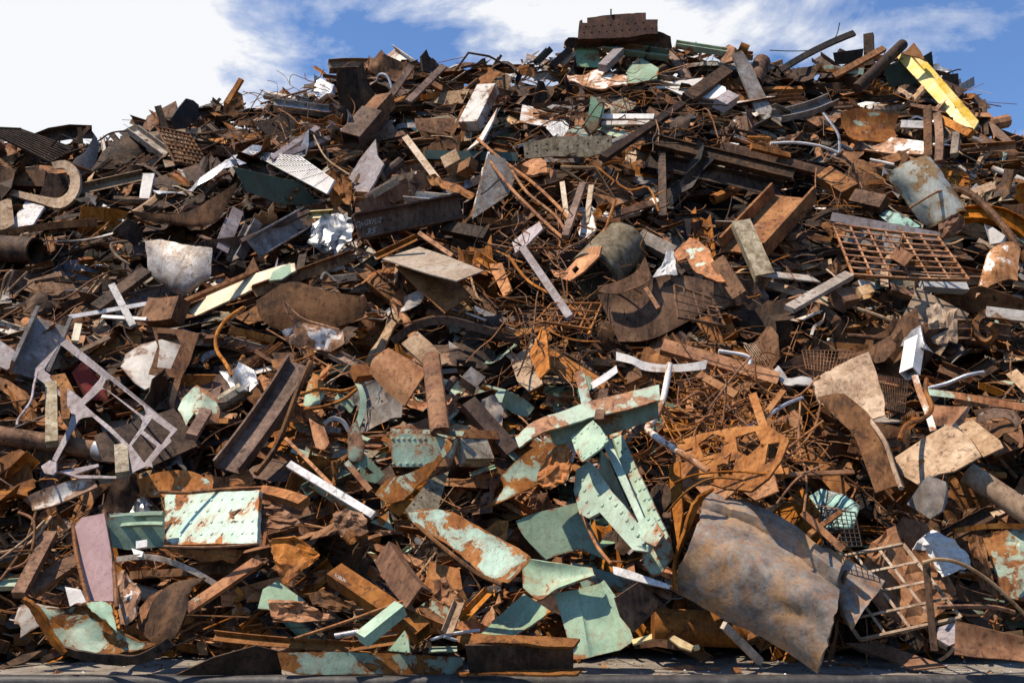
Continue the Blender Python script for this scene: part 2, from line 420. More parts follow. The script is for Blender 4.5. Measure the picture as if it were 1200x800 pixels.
def thick(W, th):
    nu, nv = W.shape[:2]
    du = np.gradient(W, axis=0); dv = np.gradient(W, axis=1); N = np.cross(du, dv); N /= (np.linalg.norm(N, axis=2, keepdims=True)+1e-12)
    V = np.vstack([W.reshape(-1, 3), (W-N*th).reshape(-1, 3)]); n = nu*nv; Fc = []
    for i in range(nu-1):
        for j in range(nv-1):
            a = i*nv+j; Fc.append([a, a+nv, a+nv+1, a+1]); Fc.append([n+a, n+a+1, n+a+nv+1, n+a+nv])
    for i in range(nu-1):
        a = i*nv; Fc.append([a, n+a, n+a+nv, a+nv]); a += nv-1; Fc.append([a, a+nv, n+a+nv, n+a])
    for j in range(nv-1):
        a = j; Fc.append([a, a+1, n+a+1, n+a]); a = (nu-1)*nv+j; Fc.append([a, n+a, n+a+1, a+1])
    return V, Fc
def GR(name, cat, label, c, nx, ny, r, m, o=.6, sag=0., lm=None, group=None, flatbar=None, cross=True, n='S'):
    """a grid of bars inside four corners c (top-left, top-right, bottom-right, bottom-left)"""
    c = np.array(c, float); cx, cy = c.mean(0); nn = nrm(np.array(NV[n] if isinstance(n, str) else n, float))
    zc = dep(cx, cy)-o; mp = zc/F; C = CAM+ray(cx, cy)*zc; V, Fc = [], []; nn = face_viewer(nn, cx)
    size = (c.max(0)-c.min(0)).max()*mp
    def pt(a, b):
        q = (c[0]*(1-a)+c[1]*a)*(1-b)+(c[3]*(1-a)+c[2]*a)*b
        q = q+np.array([0, 4*sag*a*(1-a)])
        return plane_pt(q[0], q[1], C, nn, zc, size)
    def bar(A, B, rr):
        path = np.array([A+(B-A)*0]) if False else None
    def add(ps, rr, lift):
        nonlocal V, Fc
        ps = np.array(ps)+nn*lift; S, B = frames(ps, nn)
        v, f = sweep(ps, S, B, circ(rr*mp, 6) if not flatbar else sec('B', rr*2*mp, rr*flatbar*mp, 0)); k = sum(len(x) for x in V)
        V.append(v); Fc += [[i+k for i in g] for g in f]
    K = 6
    for i in range(nx+1): add([pt(i/nx, k/K) for k in range(K+1)], r, 0)
    if cross:
        for j in range(ny+1): add([pt(k/K, j/ny) for k in range(K+1)], r*.85, r*mp*1.0)
    o_ = done(link_mesh(name, np.vstack(V), Fc, m, None), cat, label, group, lm, (cx, cy))
    V, Fc = [], []
    for a0, b0, a1, b1 in ((0, 0, 1, 0), (1, 0, 1, 1), (1, 1, 0, 1), (0, 1, 0, 0)): add([pt(a0+(a1-a0)*k/K, b0+(b1-b0)*k/K) for k in range(K+1)], r*1.35, -r*mp*.5)
    link_mesh('rim', np.vstack(V), Fc, m, o_, tint=.5)
    return o_
# ================================================================== the pieces one can point to
B, Pl, R, L = BM, PL, RD, LF
# ---- ridge, from the left
GR('corrugated_sheet','sheet','dark ribbed sheet lying low on the left end of the ridge',[(-20,150),(25,152),(92,176),(60,190)],9,1,1.3,'dark',o=.6,lm='dark ribbed sheet',cross=True)
R('bent_frame','frame','small black rod frame standing against white cloud at left ridge',[(60,172),(72,158),(92,166),(84,176),(66,172)],1.1,'black',o=.8,sub=1,lm='black rod frame')
B('steel_stub','stub','tiny dark upright stub on left ridge next to rod frame','B',95,168,93,150,5,3,'dark',o=.8)
R('steel_rod','rod','long thin dark rod rising along the left ridge line',[(72,182),(110,168),(130,156),(155,153)],1.0,'dark',o=.9)
B('channel_beam','channel','grey channel sloping down below left ridge, light catching its lip','C',156,152,197,182,15,8,'grey',roll=25,o=.8,lm='grey ridge channel')
GR('mesh_panel','mesh panel','rusty diamond mesh panel on the slope beneath the left ridge',[(185,150),(222,158),(248,198),(205,190)],8,8,1.2,'brown',o=.7,lm='diamond mesh panel')
B('steel_stub','stub','dark flat stub standing upright on the left ridge','B',194,152,185,125,8,4,'dark',o=.8)
Pl('steel_plate','plate','black cup-shaped plate standing on ridge against the cloud',[(208,128),(217,116),(226,118),(234,123),(231,138),(219,150),(206,152),(201,138)],'R','black',o=1,cr=3,lm='black ridge plate')
B('steel_bar','bar','orange-rust bar pointing up from the left part of ridge','B',266,122,283,93,6,4,'orange',o=.9,roll=20,lm='pointing orange bar')
Pl('steel_plate','plate','dark crooked plate behind the pointing orange bar',[(262,120),(272,104),(284,110),(287,128),(276,138),(262,136)],'F','brown',o=.5,cr=2)
R('steel_rod','rod','long straight dark rod resting on ridge before the blue sky',[(305,122),(371,102)],1.2,'brown',o=.9)
Pl('crumpled_sheet','sheet','small silver crumpled sheet on the ridge beside long straight rod',[(369,88),(376,92),(392,100),(392,112),(372,116),(367,108)],'L','silver',o=.8,cr=3,lm='ridge silver sheet')
Pl('steel_plate','plate','rust-brown box-like plates heaped highest left of centre ridge',[(432,64),(437,70),(447,60),(452,66),(470,72),(486,76),(484,92),(464,96),(441,88),(431,84)],'F','brown',o=.9,cr=3.5,lm='tallest left plates')
R('curved_pipe','pipe','short pale curved pipe arching under the ridge plates',[(441,96),(444,88),(452,88),(457,96),(459,104)],1.4,'silver',o=1.3)
Pl('steel_plate','plate','leaning dark grey plate on the ridge beside a hooked tip',[(493,66),(500,58),(503,66),(516,78),(508,86),(496,84)],'R','dark',o=.9,cr=1)
R('rod_frame','frame','open rod rectangle raised on ridge against the blue sky',[(534,82),(549,62),(573,66),(592,76),(585,88),(566,74),(540,80)],1.4,'dark',o=.9,sub=1,lm='open rod rectangle')
B('channel_beam','channel','black channel stub leaning out of the ridge','C',628,74,644,58,13,7,'black',o=.9,roll=60)
B('channel_beam','channel','second black channel stub nearer the top block','C',646,78,668,58,12,8,'black',o=.9,roll=70)
# ---- the top block
blk=Pl('riveted_box','box','square rusty riveted box crowning the very top of the heap',[(677,46),(679,25),(682,23),(683,27),(688,27),(688,21),(720,17),(757,15),(757,23),(771,23),(771,40),(757,40),(735,44)],'F','brick',o=1.6,th=14,rag=.4,riv=[(684,38,764,33,10),(686,31,754,26,8)],rr=1.2,lm='riveted top box')
B('rod','rod','','B',716,18,716,11,1.6,1.6,'black',parent=blk,o=1.6)
Pl('steel_slab','slab','wide black slab lying under the riveted top box',[(661,50),(666,44),(700,44),(740,40),(772,37),(786,43),(788,57),(766,57),(744,52),(700,56),(664,56)],'D','dark',o=1.2,th=6,rag=1)
Pl('steel_plate','plate','dark green plate standing beneath the black slab',[(672,53),(702,56),(704,80),(676,78)],'F','green',o=.8,cr=1)
B('channel_beam','channel','pale mint channel lying level beneath the black slab','C',706,54,784,65,13,8,'mint',roll=30,o=1.2,lm='mint top channel')
B('steel_beam','beam','lavender grey beam end leaning below the mint top channel','B',706,80,726,60,11,9,'lavender',o=1.4,roll=15)
Pl('steel_plate','plate','light mint-grey plate under the mint top channel',[(728,98),(738,76),(752,68),(772,80),(770,92),(744,98)],'S','mint',o=.9)
Pl('peeled_sheet','sheet','white peeling sheet stretched below the two black stubs',[(664,88),(700,82),(736,90),(735,100),(705,104),(668,98)],'U','white_peel',o=.9,cr=3,rag=.8,lm='peeling ridge sheet')
B('steel_stub','stub','white-edged bar between the black channel stubs','B',658,76,673,62,7,4,'white',o=.7)
Pl('white_sheet','sheet','bright white triangular sheet right under the ridge',[(770,98),(824,91),(806,115)],'U','white_clean',o=.9,lm='white triangle')
Pl('white_sheet','sheet','white sheet partly hidden by a brown diagonal beam',[(820,114),(838,97),(850,102),(853,113),(836,116)],'U','white_clean',o=.8)
B('steel_beam','beam','dark brown beam crossing between two bright white sheets','B',805,116,852,83,15,8,'dark',o=1.4)
L('steel_plate','plate','tall curved dark grey plate leaning right below the ridge',[[(857,66,6),(866,88,4),(880,122,2),(893,150,0)],[(868,62,0),(880,80,0),(895,112,0),(921,158,0)]],'grey',o=1.4,th=3,lm='curved grey plate')
B('channel_beam','channel','blue-white channel lying along ridge right of the top box','C',792,52,882,66,9,7,'mint',roll=40,o=1.1,lm='blue-white ridge channel')
Pl('steel_plate','plate','rusty flap standing at the right end of blue-white channel',[(836,66),(854,52),(862,56),(862,72),(850,74)],'L','brown',o=1.4,cr=1)
B('pipe_section','pipe','short rusty pipe mouth showing on the ridge','O',866,56,876,60,14,14,'rust',o=1.5)
B('pipe_section','pipe','larger rust-brown pipe curving behind tall grey plate','O',893,72,884,98,20,20,'brown',o=.9)
R('steel_strap','strap','thin dark upright fin on ridge before the blue sky',[(815,50),(819,62)],1.5,'black',o=.8)
# ---- ridge, right
R('wire','wire','long thin wire curling up off the ridge into the sky',[(902,59),(925,60),(950,59),(970,52),(980,42),(984,27)],.55,'black',o=1.1,lm='curling ridge wire')
B('steel_bar','bar','black pointed bar jutting up and right off the ridge','B',914,83,1001,39,7,4,'black',o=1.1,bend=-3,lm='pointed black bar')
Pl('steel_plate','plate','black upright plate beneath the pointed bar tip',[(976,62),(1012,57),(1010,74),(979,76)],'D','black',o=.9)
B('pipe_section','pipe','dark round-headed stub on ridge beside the black bar','B',1019,78,1018,41,11,9,'dark',o=1.0)
B('pipe_section','pipe','thick dark round timber-like tube leaning toward the sky','R',1004,104,1058,52,13,13,'dark',o=1.7,lm='thick dark tube')
B('plank','plank','light-edged plank leaning below the thick dark tube','B',977,90,1036,57,8,4,'brown',o=1.5,roll=10)
B('channel_beam','channel','mint and white strip lying level under light-edged plank','B',955,80,1012,85,8,6,'mint_peel',o=1.2)
yb=Pl('steel_beam','beam','bright yellow painted beam sloping down at the right ridge',[(1050,66),(1065,58),(1140,150),(1122,146)],(-.3,-.85,.42),'yellow',o=2.4,th=3,lm='yellow beam',tint=.7)
Pl('flange','','',[(1064,58),(1070,54),(1147,142),(1141,152),(1137,149)],(.0,-.9,.42),'yellow',parent=yb,o=2.6,th=3,tint=.35)
Pl('burnt_end','','',[(1058,63),(1064,57),(1071,50),(1080,62),(1086,72),(1078,68),(1070,66)],'F','rust',parent=yb,o=3.0,tint=.2,rag=.6)
pg=Pl('steel_plate','plate','dark green riveted plate behind the upper yellow beam',[(1035,80),(1058,68),(1076,84),(1078,98),(1042,104)],'D','darkgreen',o=1.1,riv=[(1042,99,1068,94,7)],rr=1)
Pl('steel_plate','plate','black square plate behind the middle of the yellow beam',[(1082,66),(1092,60),(1094,78),(1088,80)],'D','darkgreen',o=.8)
Pl('steel_plate','plate','black notched plate standing right of the yellow beam',[(1104,88),(1123,86),(1124,102),(1130,116),(1118,118),(1104,102)],'D','black',o=.8)
Pl('steel_plate','plate','small black spike right of the yellow beam foot',[(1125,116),(1133,109),(1134,120)],'D','black',o=.9,th=3)
B('steel_post','post','black upright post standing alone at the right ridge','B',1155,160,1151,119,8,5,'dark',o=1,lm='lone right post')
R('steel_rod','rod','short pair of rods reaching the lone right post',[(1134,124),(1143,121),(1152,122)],1,'dark',o=1)
R('steel_rod','rod','bent rod running under the pair near the lone right post',[(1135,132),(1143,128),(1150,128)],1,'dark',o=1)
Pl('steel_plate','plate','purple-grey plate leaning on the far right ridge',[(1158,142),(1166,146),(1186,164),(1178,168),(1164,158)],'L','purple',o=1)
L('crumpled_sheet','sheet','pink and mint curled sheet below the plank on right crest',[[(985,132,0),(1005,127,3),(1030,131,5),(1055,134,3)],[(988,150,-6),(1008,148,-5),(1036,150,-3),(1048,152,-4)],[(1000,164,0),(1015,165,0),(1038,166,0),(1052,160,1)]],'mint_rust',o=1.4,cr=1,lm='pink mint curl')
Pl('riveted_plate','plate','white riveted strip under the pink and mint curl',[(1003,166),(1040,160),(1085,166),(1083,181),(1045,180),(1000,174)],'U','white_peel',o=1.4,riv=[(1006,168,1080,168,12),(1046,176,1080,177,6)],rr=1.2,lm='white riveted strip')
B('steel_post','post','brown upright post left of two beneath the yellow beam','B',1088,185,1087,126,9,6,'brown',o=1.8)
B('steel_post','post','rust post right of two beneath the yellow beam','B',1100,190,1098,134,9,6,'brown',o=1.9,bend=2)
B('steel_beam','beam','rust cap beam crossing over the posts under yellow beam','B',1102,140,1138,158,9,6,'rust',o=2)
B('steel_post','post','short pale post right of the two brown posts','B',1118,182,1121,156,8,6,'wood',o=1.8)
B('plank','plank','pale grey plank level between curl and brown posts','B',1056,146,1084,147,9,6,'greywood',o=1.6)
R('silver_pipe','pipe','long wavy silver pipe lying level on right slope',[(903,168),(930,167),(955,170),(972,175),(984,180)],1.7,'white_clean',o=1.9,lm='wavy silver pipe')
R('silver_pipe','pipe','silver pipe arching down to the wavy silver pipe',[(965,133),(975,146),(983,160),(984,180)],1.6,'silver',o=2)
R('silver_pipe','pipe','short white pipe below the pink and mint curl',[(1020,187),(1035,190),(1048,193)],1.6,'white_clean',o=1.7)
B('steel_beam','beam','grey flat beam with bright edge under the black plate','C',910,136,976,116,18,8,'grey',roll=20,o=1.5,bend=3,lm='bright-edged grey beam')
# ---- upper left slope
cp=L('curved_bracket','bracket','pale tan C-shaped curved bracket on the left slope',[[(60,190,0),(76,188,2),(88,196,2),(94,212,2),(88,232,2),(70,244,2),(40,236,0),(10,228,0)],[(64,198,-3),(74,197,0),(80,203,0),(82,214,0),(78,226,0),(66,232,0),(42,228,0),(14,222,0)]],'tan',o=1.4,th=3,lm='C-shaped bracket')
Pl('web','','',[(55,205),(78,202),(81,220),(66,234),(45,232)],'F','brown',o=1.0,parent=cp)
Pl('white_sheet','sheet','small bright white oblong plate on the left slope',[(167,203),(181,203),(175,233),(163,232)],'L','white_clean',o=1.2,lm='white oblong plate')
L('bent_plate','plate','long dark brown V-bent plate sweeping up to the right',[[(152,247,4),(185,250,4),(212,250,4),(240,238,4),(278,213,4)],[(158,252,0),(190,258,0),(225,262,0),(250,250,0),(276,222,0)],[(168,258,-3),(205,264,-4),(235,266,-4),(256,256,-3),(272,230,-2)]],'brown',o=1.2,lm='V-bent plate')
Pl('steel_plate','plate','pale panel leaning at the left margin',[(0,236),(13,231),(17,262),(0,272)],'U','tan',o=1.0)
Pl('steel_plate','plate','light grey square panel beside C-shaped bracket foot',[(30,236),(52,242),(38,264),(8,268)],'L','greywood',o=1.0,lm='light grey square panel')
B('steel_beam','beam','flattened brown beam lying level at the left margin','I',-12,276,118,260,15,8,'brown',roll=60,o=(1.0,.8),bend=-3,lm='flattened left beam')
B('steel_beam','beam','broad dark brown beam above the C-shaped bracket','B',-10,209,54,211,20,9,'brown',o=.9)
B('pipe_section','pipe','wide dark grey pipe lying under flattened left beam','O',-20,290,42,294,32,32,'dark',o=.4,lm='wide dark pipe')
Pl('steel_plate','plate','dark olive plate tilted on the left slope',[(133,270),(149,256),(174,272),(160,288)],'R','dark',o=.9)
B('steel_beam','beam','long dark beam ridge-parallel above V-bent plate','L',92,222,168,205,12,8,'tan',roll=30,o=.8)
L('tank_end','tank end','grey scooped tank end lying on the left slope',[[(170,283,0),(190,281,6),(220,287,8),(249,290,3)],[(172,300,2),(195,302,12),(225,305,12),(248,305,2)],[(176,322,0),(200,330,8),(225,330,8),(246,325,0)],[(196,338,-6),(206,344,-3),(220,345,-3),(236,334,-6)]],'grey',o=1.0,cr=.8,th=2,lm='grey tank end')
B('steel_beam','beam','white-lit beam end stacked right of the grey tank end','I',256,300,275,252,20,14,'lavender',roll=65,o=1.3,lm='white-lit beam end')
B('steel_beam','beam','grey beam stacked behind the white-lit beam end','I',275,305,297,262,20,12,'grey',roll=50,o=1.0)
plk=Pl('long_channel','channel','long cream channel lying slantwise in the middle left',[(212,358),(258,338),(300,320),(330,311),(345,308),(346,317),(300,337),(212,378)],'L','cream',o=1.3,th=2,tint=.75,lm='cream channel')
B('flange','','','L',298,341,414,299,13,8,'brown',parent=plk,o=(1.6,1.4),tint=.9)
B('lip','','','B',213,355,302,317,4,10,'rust',parent=plk,o=(1.5,1.3))
Pl('mint_sheet','sheet','small pale mint sheet lying on the cream channel',[(315,329),(320,318),(340,308),(347,316),(330,327)],'U','mint_clean',o=1.5)
B('flat_strip','strip','long thin white strip lying level left of cream channel','B',80,372,172,356,5,3,'white_clean',o=1.0,lm='thin white strip')
B('flat_strip','strip','short white strip under the long thin white strip','B',120,371,172,374,4,3,'white_clean',o=1.0)
R('hook_pipe','pipe','pale hooked pipe above the long thin white strip',[(152,310),(137,300),(130,288),(136,284),(150,283)],1.7,'tan',o=1.3,lm='pale hooked pipe')
B('steel_beam','beam','dark diagonal beam with rust side beside the hooked pipe','B',112,362,172,318,15,8,'dark',o=1.1,roll=20)
B('plank','plank','grey weathered plank crossing the dark diagonal beam','B',131,334,156,382,8,4,'greywood',o=1.5)
B('channel_beam','channel','wide open channel with grey web at the left','C',34,436,62,372,42,26,'grey',o=1.5,roll=-8,t=4,lm='wide open channel')
Pl('steel_plate','plate','small brown square plate at the left margin below channel',[(-4,396),(31,420),(8,433),(-6,427)],'U','lavender',o=1.6)
B('steel_block','block','dark brown sack-like block under the grey tank end','B',176,366,212,364,30,20,'brown',o=1.1,bend=2,lm='sack-like block')
Pl('torn_plate','plate','orange Y-shaped torn plate hanging over white oval dish',[(178,383),(215,386),(233,391),(224,420),(212,444),(205,470),(200,500),(198,470),(205,442),(174,438),(185,405)],'F','rust',o=2.0,rag=.5,lm='Y-shaped torn plate',holes=[[(184,390),(206,391),(212,404),(200,432),(184,430),(187,408)]])
Pl('oval_dish','dish','cream white oval dish lying half buried at left',[(141,428),(147,415),(165,405),(190,402),(215,405),(226,412),(210,432),(192,447),(170,459),(158,450)],'U','white',o=1.1,cr=3,bend=4,lm='white oval dish')
R('bent_strap','strap','rust-brown strap curling downward left of centre',[(286,360),(266,374),(254,392),(254,410),(264,425),(272,440)],2.2,'rust',o=1.3,lm='curling strap')
B('flat_strip','strip','cream flat strip running to the left of curling strap','B',84,416,128,395,5,3,'tan',o=1.1)
B('plank','plank','short upright cream plank above the lavender cutout','B',88,400,92,380,8,4,'cream',o=1.3)
R('steel_rod','rod','loop of bent rods at left margin',[(0,350),(6,325),(15,318),(4,345)],1.2,'tan',o=1)
R('steel_rod','rod','zigzag pale rod beside the loop at left margin',[(8,342),(32,318),(28,326),(38,330),(18,345)],1.2,'tan',o=1,sub=1)
R('steel_rod','rod','long rusty rod curving across the left slope',[(-5,377),(40,352),(75,350),(105,330),(130,318)],1.4,'rust',o=1.1)
Pl('dark_plate','plate','broad dark green plate sloping under the white grille',[(272,195),(305,203),(352,214),(374,240),(330,240),(290,225)],'D','darkgreen',o=.6,lm='dark green plate')
GR('white_grille','grille','white lattice grille lying on the upper left slope',[(292,178),(352,184),(392,212),(384,227)],12,6,.75,'white_clean',o=1.5,lm='white grille',n='L')
B('steel_beam','beam','pale grey bar leaning across above white grille','B',318,186,372,150,6,4,'lavender',o=1.4)
B('steel_beam','beam','second pale bar right above the white grille','B',334,182,386,162,6,4,'lavender',o=1.4)
R('steel_rod','rod','slender tan rod falling across the white grille',[(366,155),(382,185),(410,205)],1.0,'tan',o=1.9)
Pl('steel_plate','plate','big light lavender plate standing right of white grille',[(408,208),(425,182),(440,163),(442,182),(450,192),(440,212),(428,230),(410,222)],'L','lavender',o=1.6,rag=.3,lm='light lavender plate')
L('crumpled_sheet','sheet','crumpled golden-brown sheet at the right corner of white grille',[[(381,203,0),(390,200,4),(400,204,0),(412,212,3)],[(384,220,3),(392,218,-2),(402,222,4),(414,225,0)],[(388,240,0),(394,245,2),(400,238,0),(410,240,2)]],'orange',o=1.6,cr=3,lm='golden crumple')
B('steel_beam','beam','three-stepped brown box beam high on the left crest','Q',411,165,437,135,26,20,'purple',o=1.5,roll=15,lm='stepped box beam')
B('steel_beam','beam','brown box beam above the stepped box beam','Q',432,140,452,118,22,18,'brown',o=1.7,roll=30)
B('flat_bar','bar','bright cream bar leaning left above the chalked beam','B',475,161,514,213,8,4,'sand',o=1.9,lm='bright cream bar')
B('steel_bar','bar','dark bar rising right behind the stepped box beam','B',444,132,482,78,8,4,'purple',o=1.5)
B('steel_bar','bar','long brown bar leaning right below hooked ridge plate','B',478,120,520,78,8,4,'purple',o=1.5)
Pl('yellow_plate','plate','small dark yellow plate on the upper left crest',[(414,113),(430,104),(438,112),(432,117)],'U','yellow',o=1.3,tint=.1)
B('peeled_beam','beam','white peeling box beam standing in upper middle','B',550,148,572,104,24,14,'white_peel',o=1.7,roll=20,lm='white peeling beam')
Pl('flat_sheet','sheet','narrow white sheet leaning under the peeling beam',[(547,176),(562,160),(583,126),(578,142),(566,164)],'L','white',o=1.5)
B('dark_strip','strip','long dark green strip lying level in upper middle','B',498,182,606,185,11,6,'darkgreen',o=.9,lm='dark green strip')
B('steel_block','block','tan scraped block between the cream bar and grey panel','B',522,196,540,186,22,16,'tan',o=1.2,roll=30)
B('steel_block','block','small brown block right of the tan scraped block','B',541,200,555,192,14,12,'brown',o=1.3,roll=20)
# ---- centre upper
B('bent_beam','beam','rust brown beam with twisted end behind chalked beam','C',420,250,503,208,20,12,'rust',roll=150,o=(1.5,1.4),bend=-2,lm='twisted-end beam')
L('twisted_end','flange','crumpled orange flange end trailing from the twisted-end beam',[[(500,206,0),(510,203,3),(520,212,0),(536,215,2),(556,228,0)],[(505,216,0),(514,218,-2),(524,222,0),(536,226,0),(552,234,-2)]],'rust',o=1.7,cr=1.5)
hb=B('chalked_beam','beam','dark brown H-beam with chalk writing on its web','I',417,266,540,242,30,20,'purple',roll=3,o=(2.0,1.8),t=2.2,tint=.25,tilt=.05,lm='chalked beam')
B('channel_beam','channel','pale small channel tucked behind the light lavender plate','C',430,232,464,212,14,8,'sand',roll=60,o=1.2)
pp=Pl('top_plate','plate','flat tan plate lying over an orange one at centre',[(448,303),(491,289),(524,300),(567,317),(535,329),(500,320)],'G','sand',o=2.2,th=1.2,lm='flat tan plate')
Pl('under_plate','plate','orange plate lying beneath the flat tan plate',[(463,311),(500,318),(535,328),(552,345),(521,367),(490,338)],'S','orange',o=1.5,th=1.5,lm='orange under plate')
B('flat_bar','bar','rust angle bar resting left of the flat tan plate','L',440,301,488,278,8,6,'rust',roll=40,o=1.9)
B('flat_bar','bar','rust bar sloping right behind the flat tan plate','B',491,273,530,300,5,4,'rust',o=1.6)
L('foil_sheet','foil','crumpled silver foil lying left of the chalked beam',[[(366,262,0),(380,252,3),(396,250,0),(412,256,3)],[(364,278,2),(380,268,-3),(398,270,4),(414,266,0)],[(360,284,0),(376,286,4),(396,284,-3),(413,279,2)],[(378,296,0),(388,297,2),(394,299,0),(402,290,0)]],'silver',o=1.6,cr=3.2,tint=.0,th=.6,lm='silver foil')
B('channel_beam','channel','open channel box left of the silver foil','C',302,288,358,256,26,16,'grey',roll=-25,o=1.2,t=2,lm='open channel box')
B('steel_bar','bar','thin purple bar lying on top of the open channel box','B',282,283,362,248,5,5,'purple',o=1.7)
B('yellow_angle','angle bar','dull yellow angle bar above the silver foil','L',360,252,390,250,8,6,'yellow',roll=20,o=1.6,tint=.15)
L('dark_sheet','sheet','large dark brown bowed sheet beneath the cream channel',[[(300,352,4),(340,330,4),(380,340,4),(428,348,4)],[(305,372,0),(345,362,0),(385,362,0),(430,356,0)],[(320,385,-8),(350,388,-8),(390,384,-8),(425,372,-6)]],'brown',o=.8,tint=.1,lm='dark bowed sheet')
R('bent_frame','frame','bent rust rod frame hanging below dark bowed sheet',[(333,352),(338,368),(352,380),(398,386),(360,376),(345,366),(334,354)],1.3,'rust',o=1.6,sub=2)
Pl('peeled_block','block','white and brown peeling block in middle left',[(330,388),(350,378),(402,386),(404,402),(388,412),(362,408),(340,404)],'F','white_peel',o=1.0,cr=4,rag=1,lm='peeling block')
R('curved_strip','strip','wide arched brown strip crossing under the orange plate',[(460,400),(485,383),(520,375),(560,384),(610,400)],4.5,'purple',o=1.3,flat=2,lm='arched brown strip')
B('steel_block','box section','dark olive box section right of the chalked beam','B',520,266,571,276,15,10,'dark',o=1.2,roll=10)
gp=Pl('grey_panel','panel','grey blue mottled panel with rusty edge at centre top',[(572,180),(592,186),(603,210),(596,228),(553,257),(560,225)],'F','grey',o=1.6,lm='grey mottled panel')
B('edge_strip','','','B',553,256,573,180,3,6,'white_peel',parent=gp,o=1.8)
Pl('riveted_plate','plate','long grey riveted plate lying level below the crest',[(613,168),(652,160),(717,159),(718,176),(690,184),(650,183),(615,186)],'F','mottled',o=1.6,riv=[(617,179,712,164,9),(628,170,640,168,2)],rr=1.5,lm='grey riveted plate')
L('green_bend','plate','green bent plate curling down above the riveted plate',[[(692,114,0),(690,130,3),(684,145,3),(678,157,0)],[(710,118,0),(706,138,0),(700,150,0),(690,160,0)]],'green',o=1.5,lm='green bent plate')
Pl('mint_sheet','sheet','pale mint strip lying right of the green bent plate',[(700,152),(712,146),(737,154),(736,163),(712,158)],'U','mint',o=1.2)
Pl('mint_sheet','sheet','cream mint fragment left of the green bent plate',[(660,160),(668,148),(682,147),(690,159),(676,162)],'U','mint_peel',o=1.3)
B('white_strip','strip','white double strip lying level beneath the crest','B',706,137,767,137,6,4,'white_clean',o=1.3,lm='white double strip')
B('white_strip','strip','lower white strip of the pair beneath the crest','B',706,145,762,144,5,4,'white',o=1.3)
B('long_beam','beam','long dark beam rising right across the crest','B',706,186,800,122,9,7,'dark',o=1.9,lm='long dark riser')
R('wire','wire','tangled rusty wire hanging near the crest',[(800,121),(815,130),(828,128),(835,140),(838,150),(842,163)],.8,'rust',o=1.8)
B('nut_block','block','pale hexagonal nut-like block beside tall grey plate','B',843,124,858,114,16,12,'lavender',o=1.4)
B('long_beam','beam','upper long dark beam of three stacked on right slope','I',768,166,930,205,16,9,'dark',roll=20,o=(1.3,1.2),lm='upper stacked beam')
B('long_beam','beam','middle long brown beam of the three stacked','B',845,172,985,208,11,8,'brown',roll=15,o=1.1)
B('long_beam','beam','lower long dark beam below the stacked ones','L',760,186,915,222,18,9,'dark',roll=20,o=.8)
B('long_beam','beam','short rust beam lying on the stacked dark beams','B',880,172,925,183,7,5,'rust',roll=15,o=1.5)
B('dark_post','post','dark notched post standing in shadow at upper centre','B',777,255,776,177,9,6,'dark',o=.9,lm='dark notched post')
# ---- right centre upper
cb=B('wide_channel','channel','wide rust channel tray opening toward upper right slope','C',870,290,930,225,58,20,'rust',roll=18,o=(1.2,1.0),t=3,lm='wide channel tray')
B('mint_angle','angle bar','grey mint angle beam below the wide channel tray','L',868,262,896,325,22,12,'mottled',roll=200,o=2.2,t=3,lm='grey mint angle')
drum=L('steel_drum','drum','white and rust streaked drum lying on the right slope',[[(1038,207,-8),(1048,198,8),(1064,189,14),(1080,184,8),(1091,183,-6)],[(1050,222,-6),(1062,212,12),(1080,202,17),(1096,200,11),(1104,202,-4)],[(1068,246,-6),(1082,236,13),(1098,226,18),(1112,222,10),(1120,226,-4)],[(1088,270,-8),(1100,262,12),(1116,252,17),(1130,247,9),(1139,254,-6)]],'drum',o=1.9,th=2,cr=1.2,lin=False,lm='white rusty drum',slope=.2)
L('torn_end','','',[[(1100,262,14),(1112,254,19),(1124,248,18)],[(1100,276,10),(1114,262,16),(1130,256,14)],[(1104,282,4),(1116,276,6),(1128,270,6)]],'rust',parent=drum,o=1.9,th=1.5,cr=3)
R('seam','','',[(1066,244,.3),(1082,234,.6),(1098,225,.75),(1112,222,.55)],1.2,'rust',parent=drum,o=1.85)
gr=GR('steel_grate','grate','large sagging rusty bar grate on the right slope',[(976,262),(1099,277),(1136,328),(1000,322)],6,8,1.3,'rust',o=2.4,sag=1.5,lm='sagging grate')
B('top_bar','','','B',974,254,1101,278,11,3,'lavender',parent=gr,o=2.45)
Pl('square_plate','plate','small orange square plate caught on the sagging grate',[(1042,301),(1053,288),(1071,299),(1060,312)],'L','orange',o=2.9,th=1,lm='square orange plate')
R('wire','wire','curved wire looping up from square orange plate',[(1052,290),(1058,275),(1050,264),(1030,262)],1.0,'brown',o=2.9)
R('arched_pipe','pipe','dark arched pipe crossing right of the rusty drum',[(1112,221),(1135,226),(1160,247),(1178,268),(1195,292)],4,'brown',o=1.9,lm='arched pipe')
B('steel_beam','beam','stacked brown beam end left of the rusty drum','B',965,205,997,226,22,14,'brown',o=1.4,roll=20)
B('steel_beam','beam','second brown beam end below the stacked one by the drum','B',1000,232,1036,240,18,14,'brown',o=1.4,roll=15)
Pl('glass_panel','panel','green speckled panel half hidden beneath the drum',[(1030,252),(1040,246),(1060,252),(1080,266),(1050,268)],'U','tealglass',o=1.3,cr=1)
B('plank','plank','white and brown scored plank on the mid right slope','B',925,362,995,322,13,6,'wood',o=1.9,roll=10,lm='scored plank')
B('tube_end','tube','open square tube end facing outward on the right','Q',1010,338,1016,347,17,12,'tan',roll=30,o=1.9)
B('steel_block','block','dark small box beside the open square tube end','B',980,352,1000,348,20,16,'brown',o=1.5)
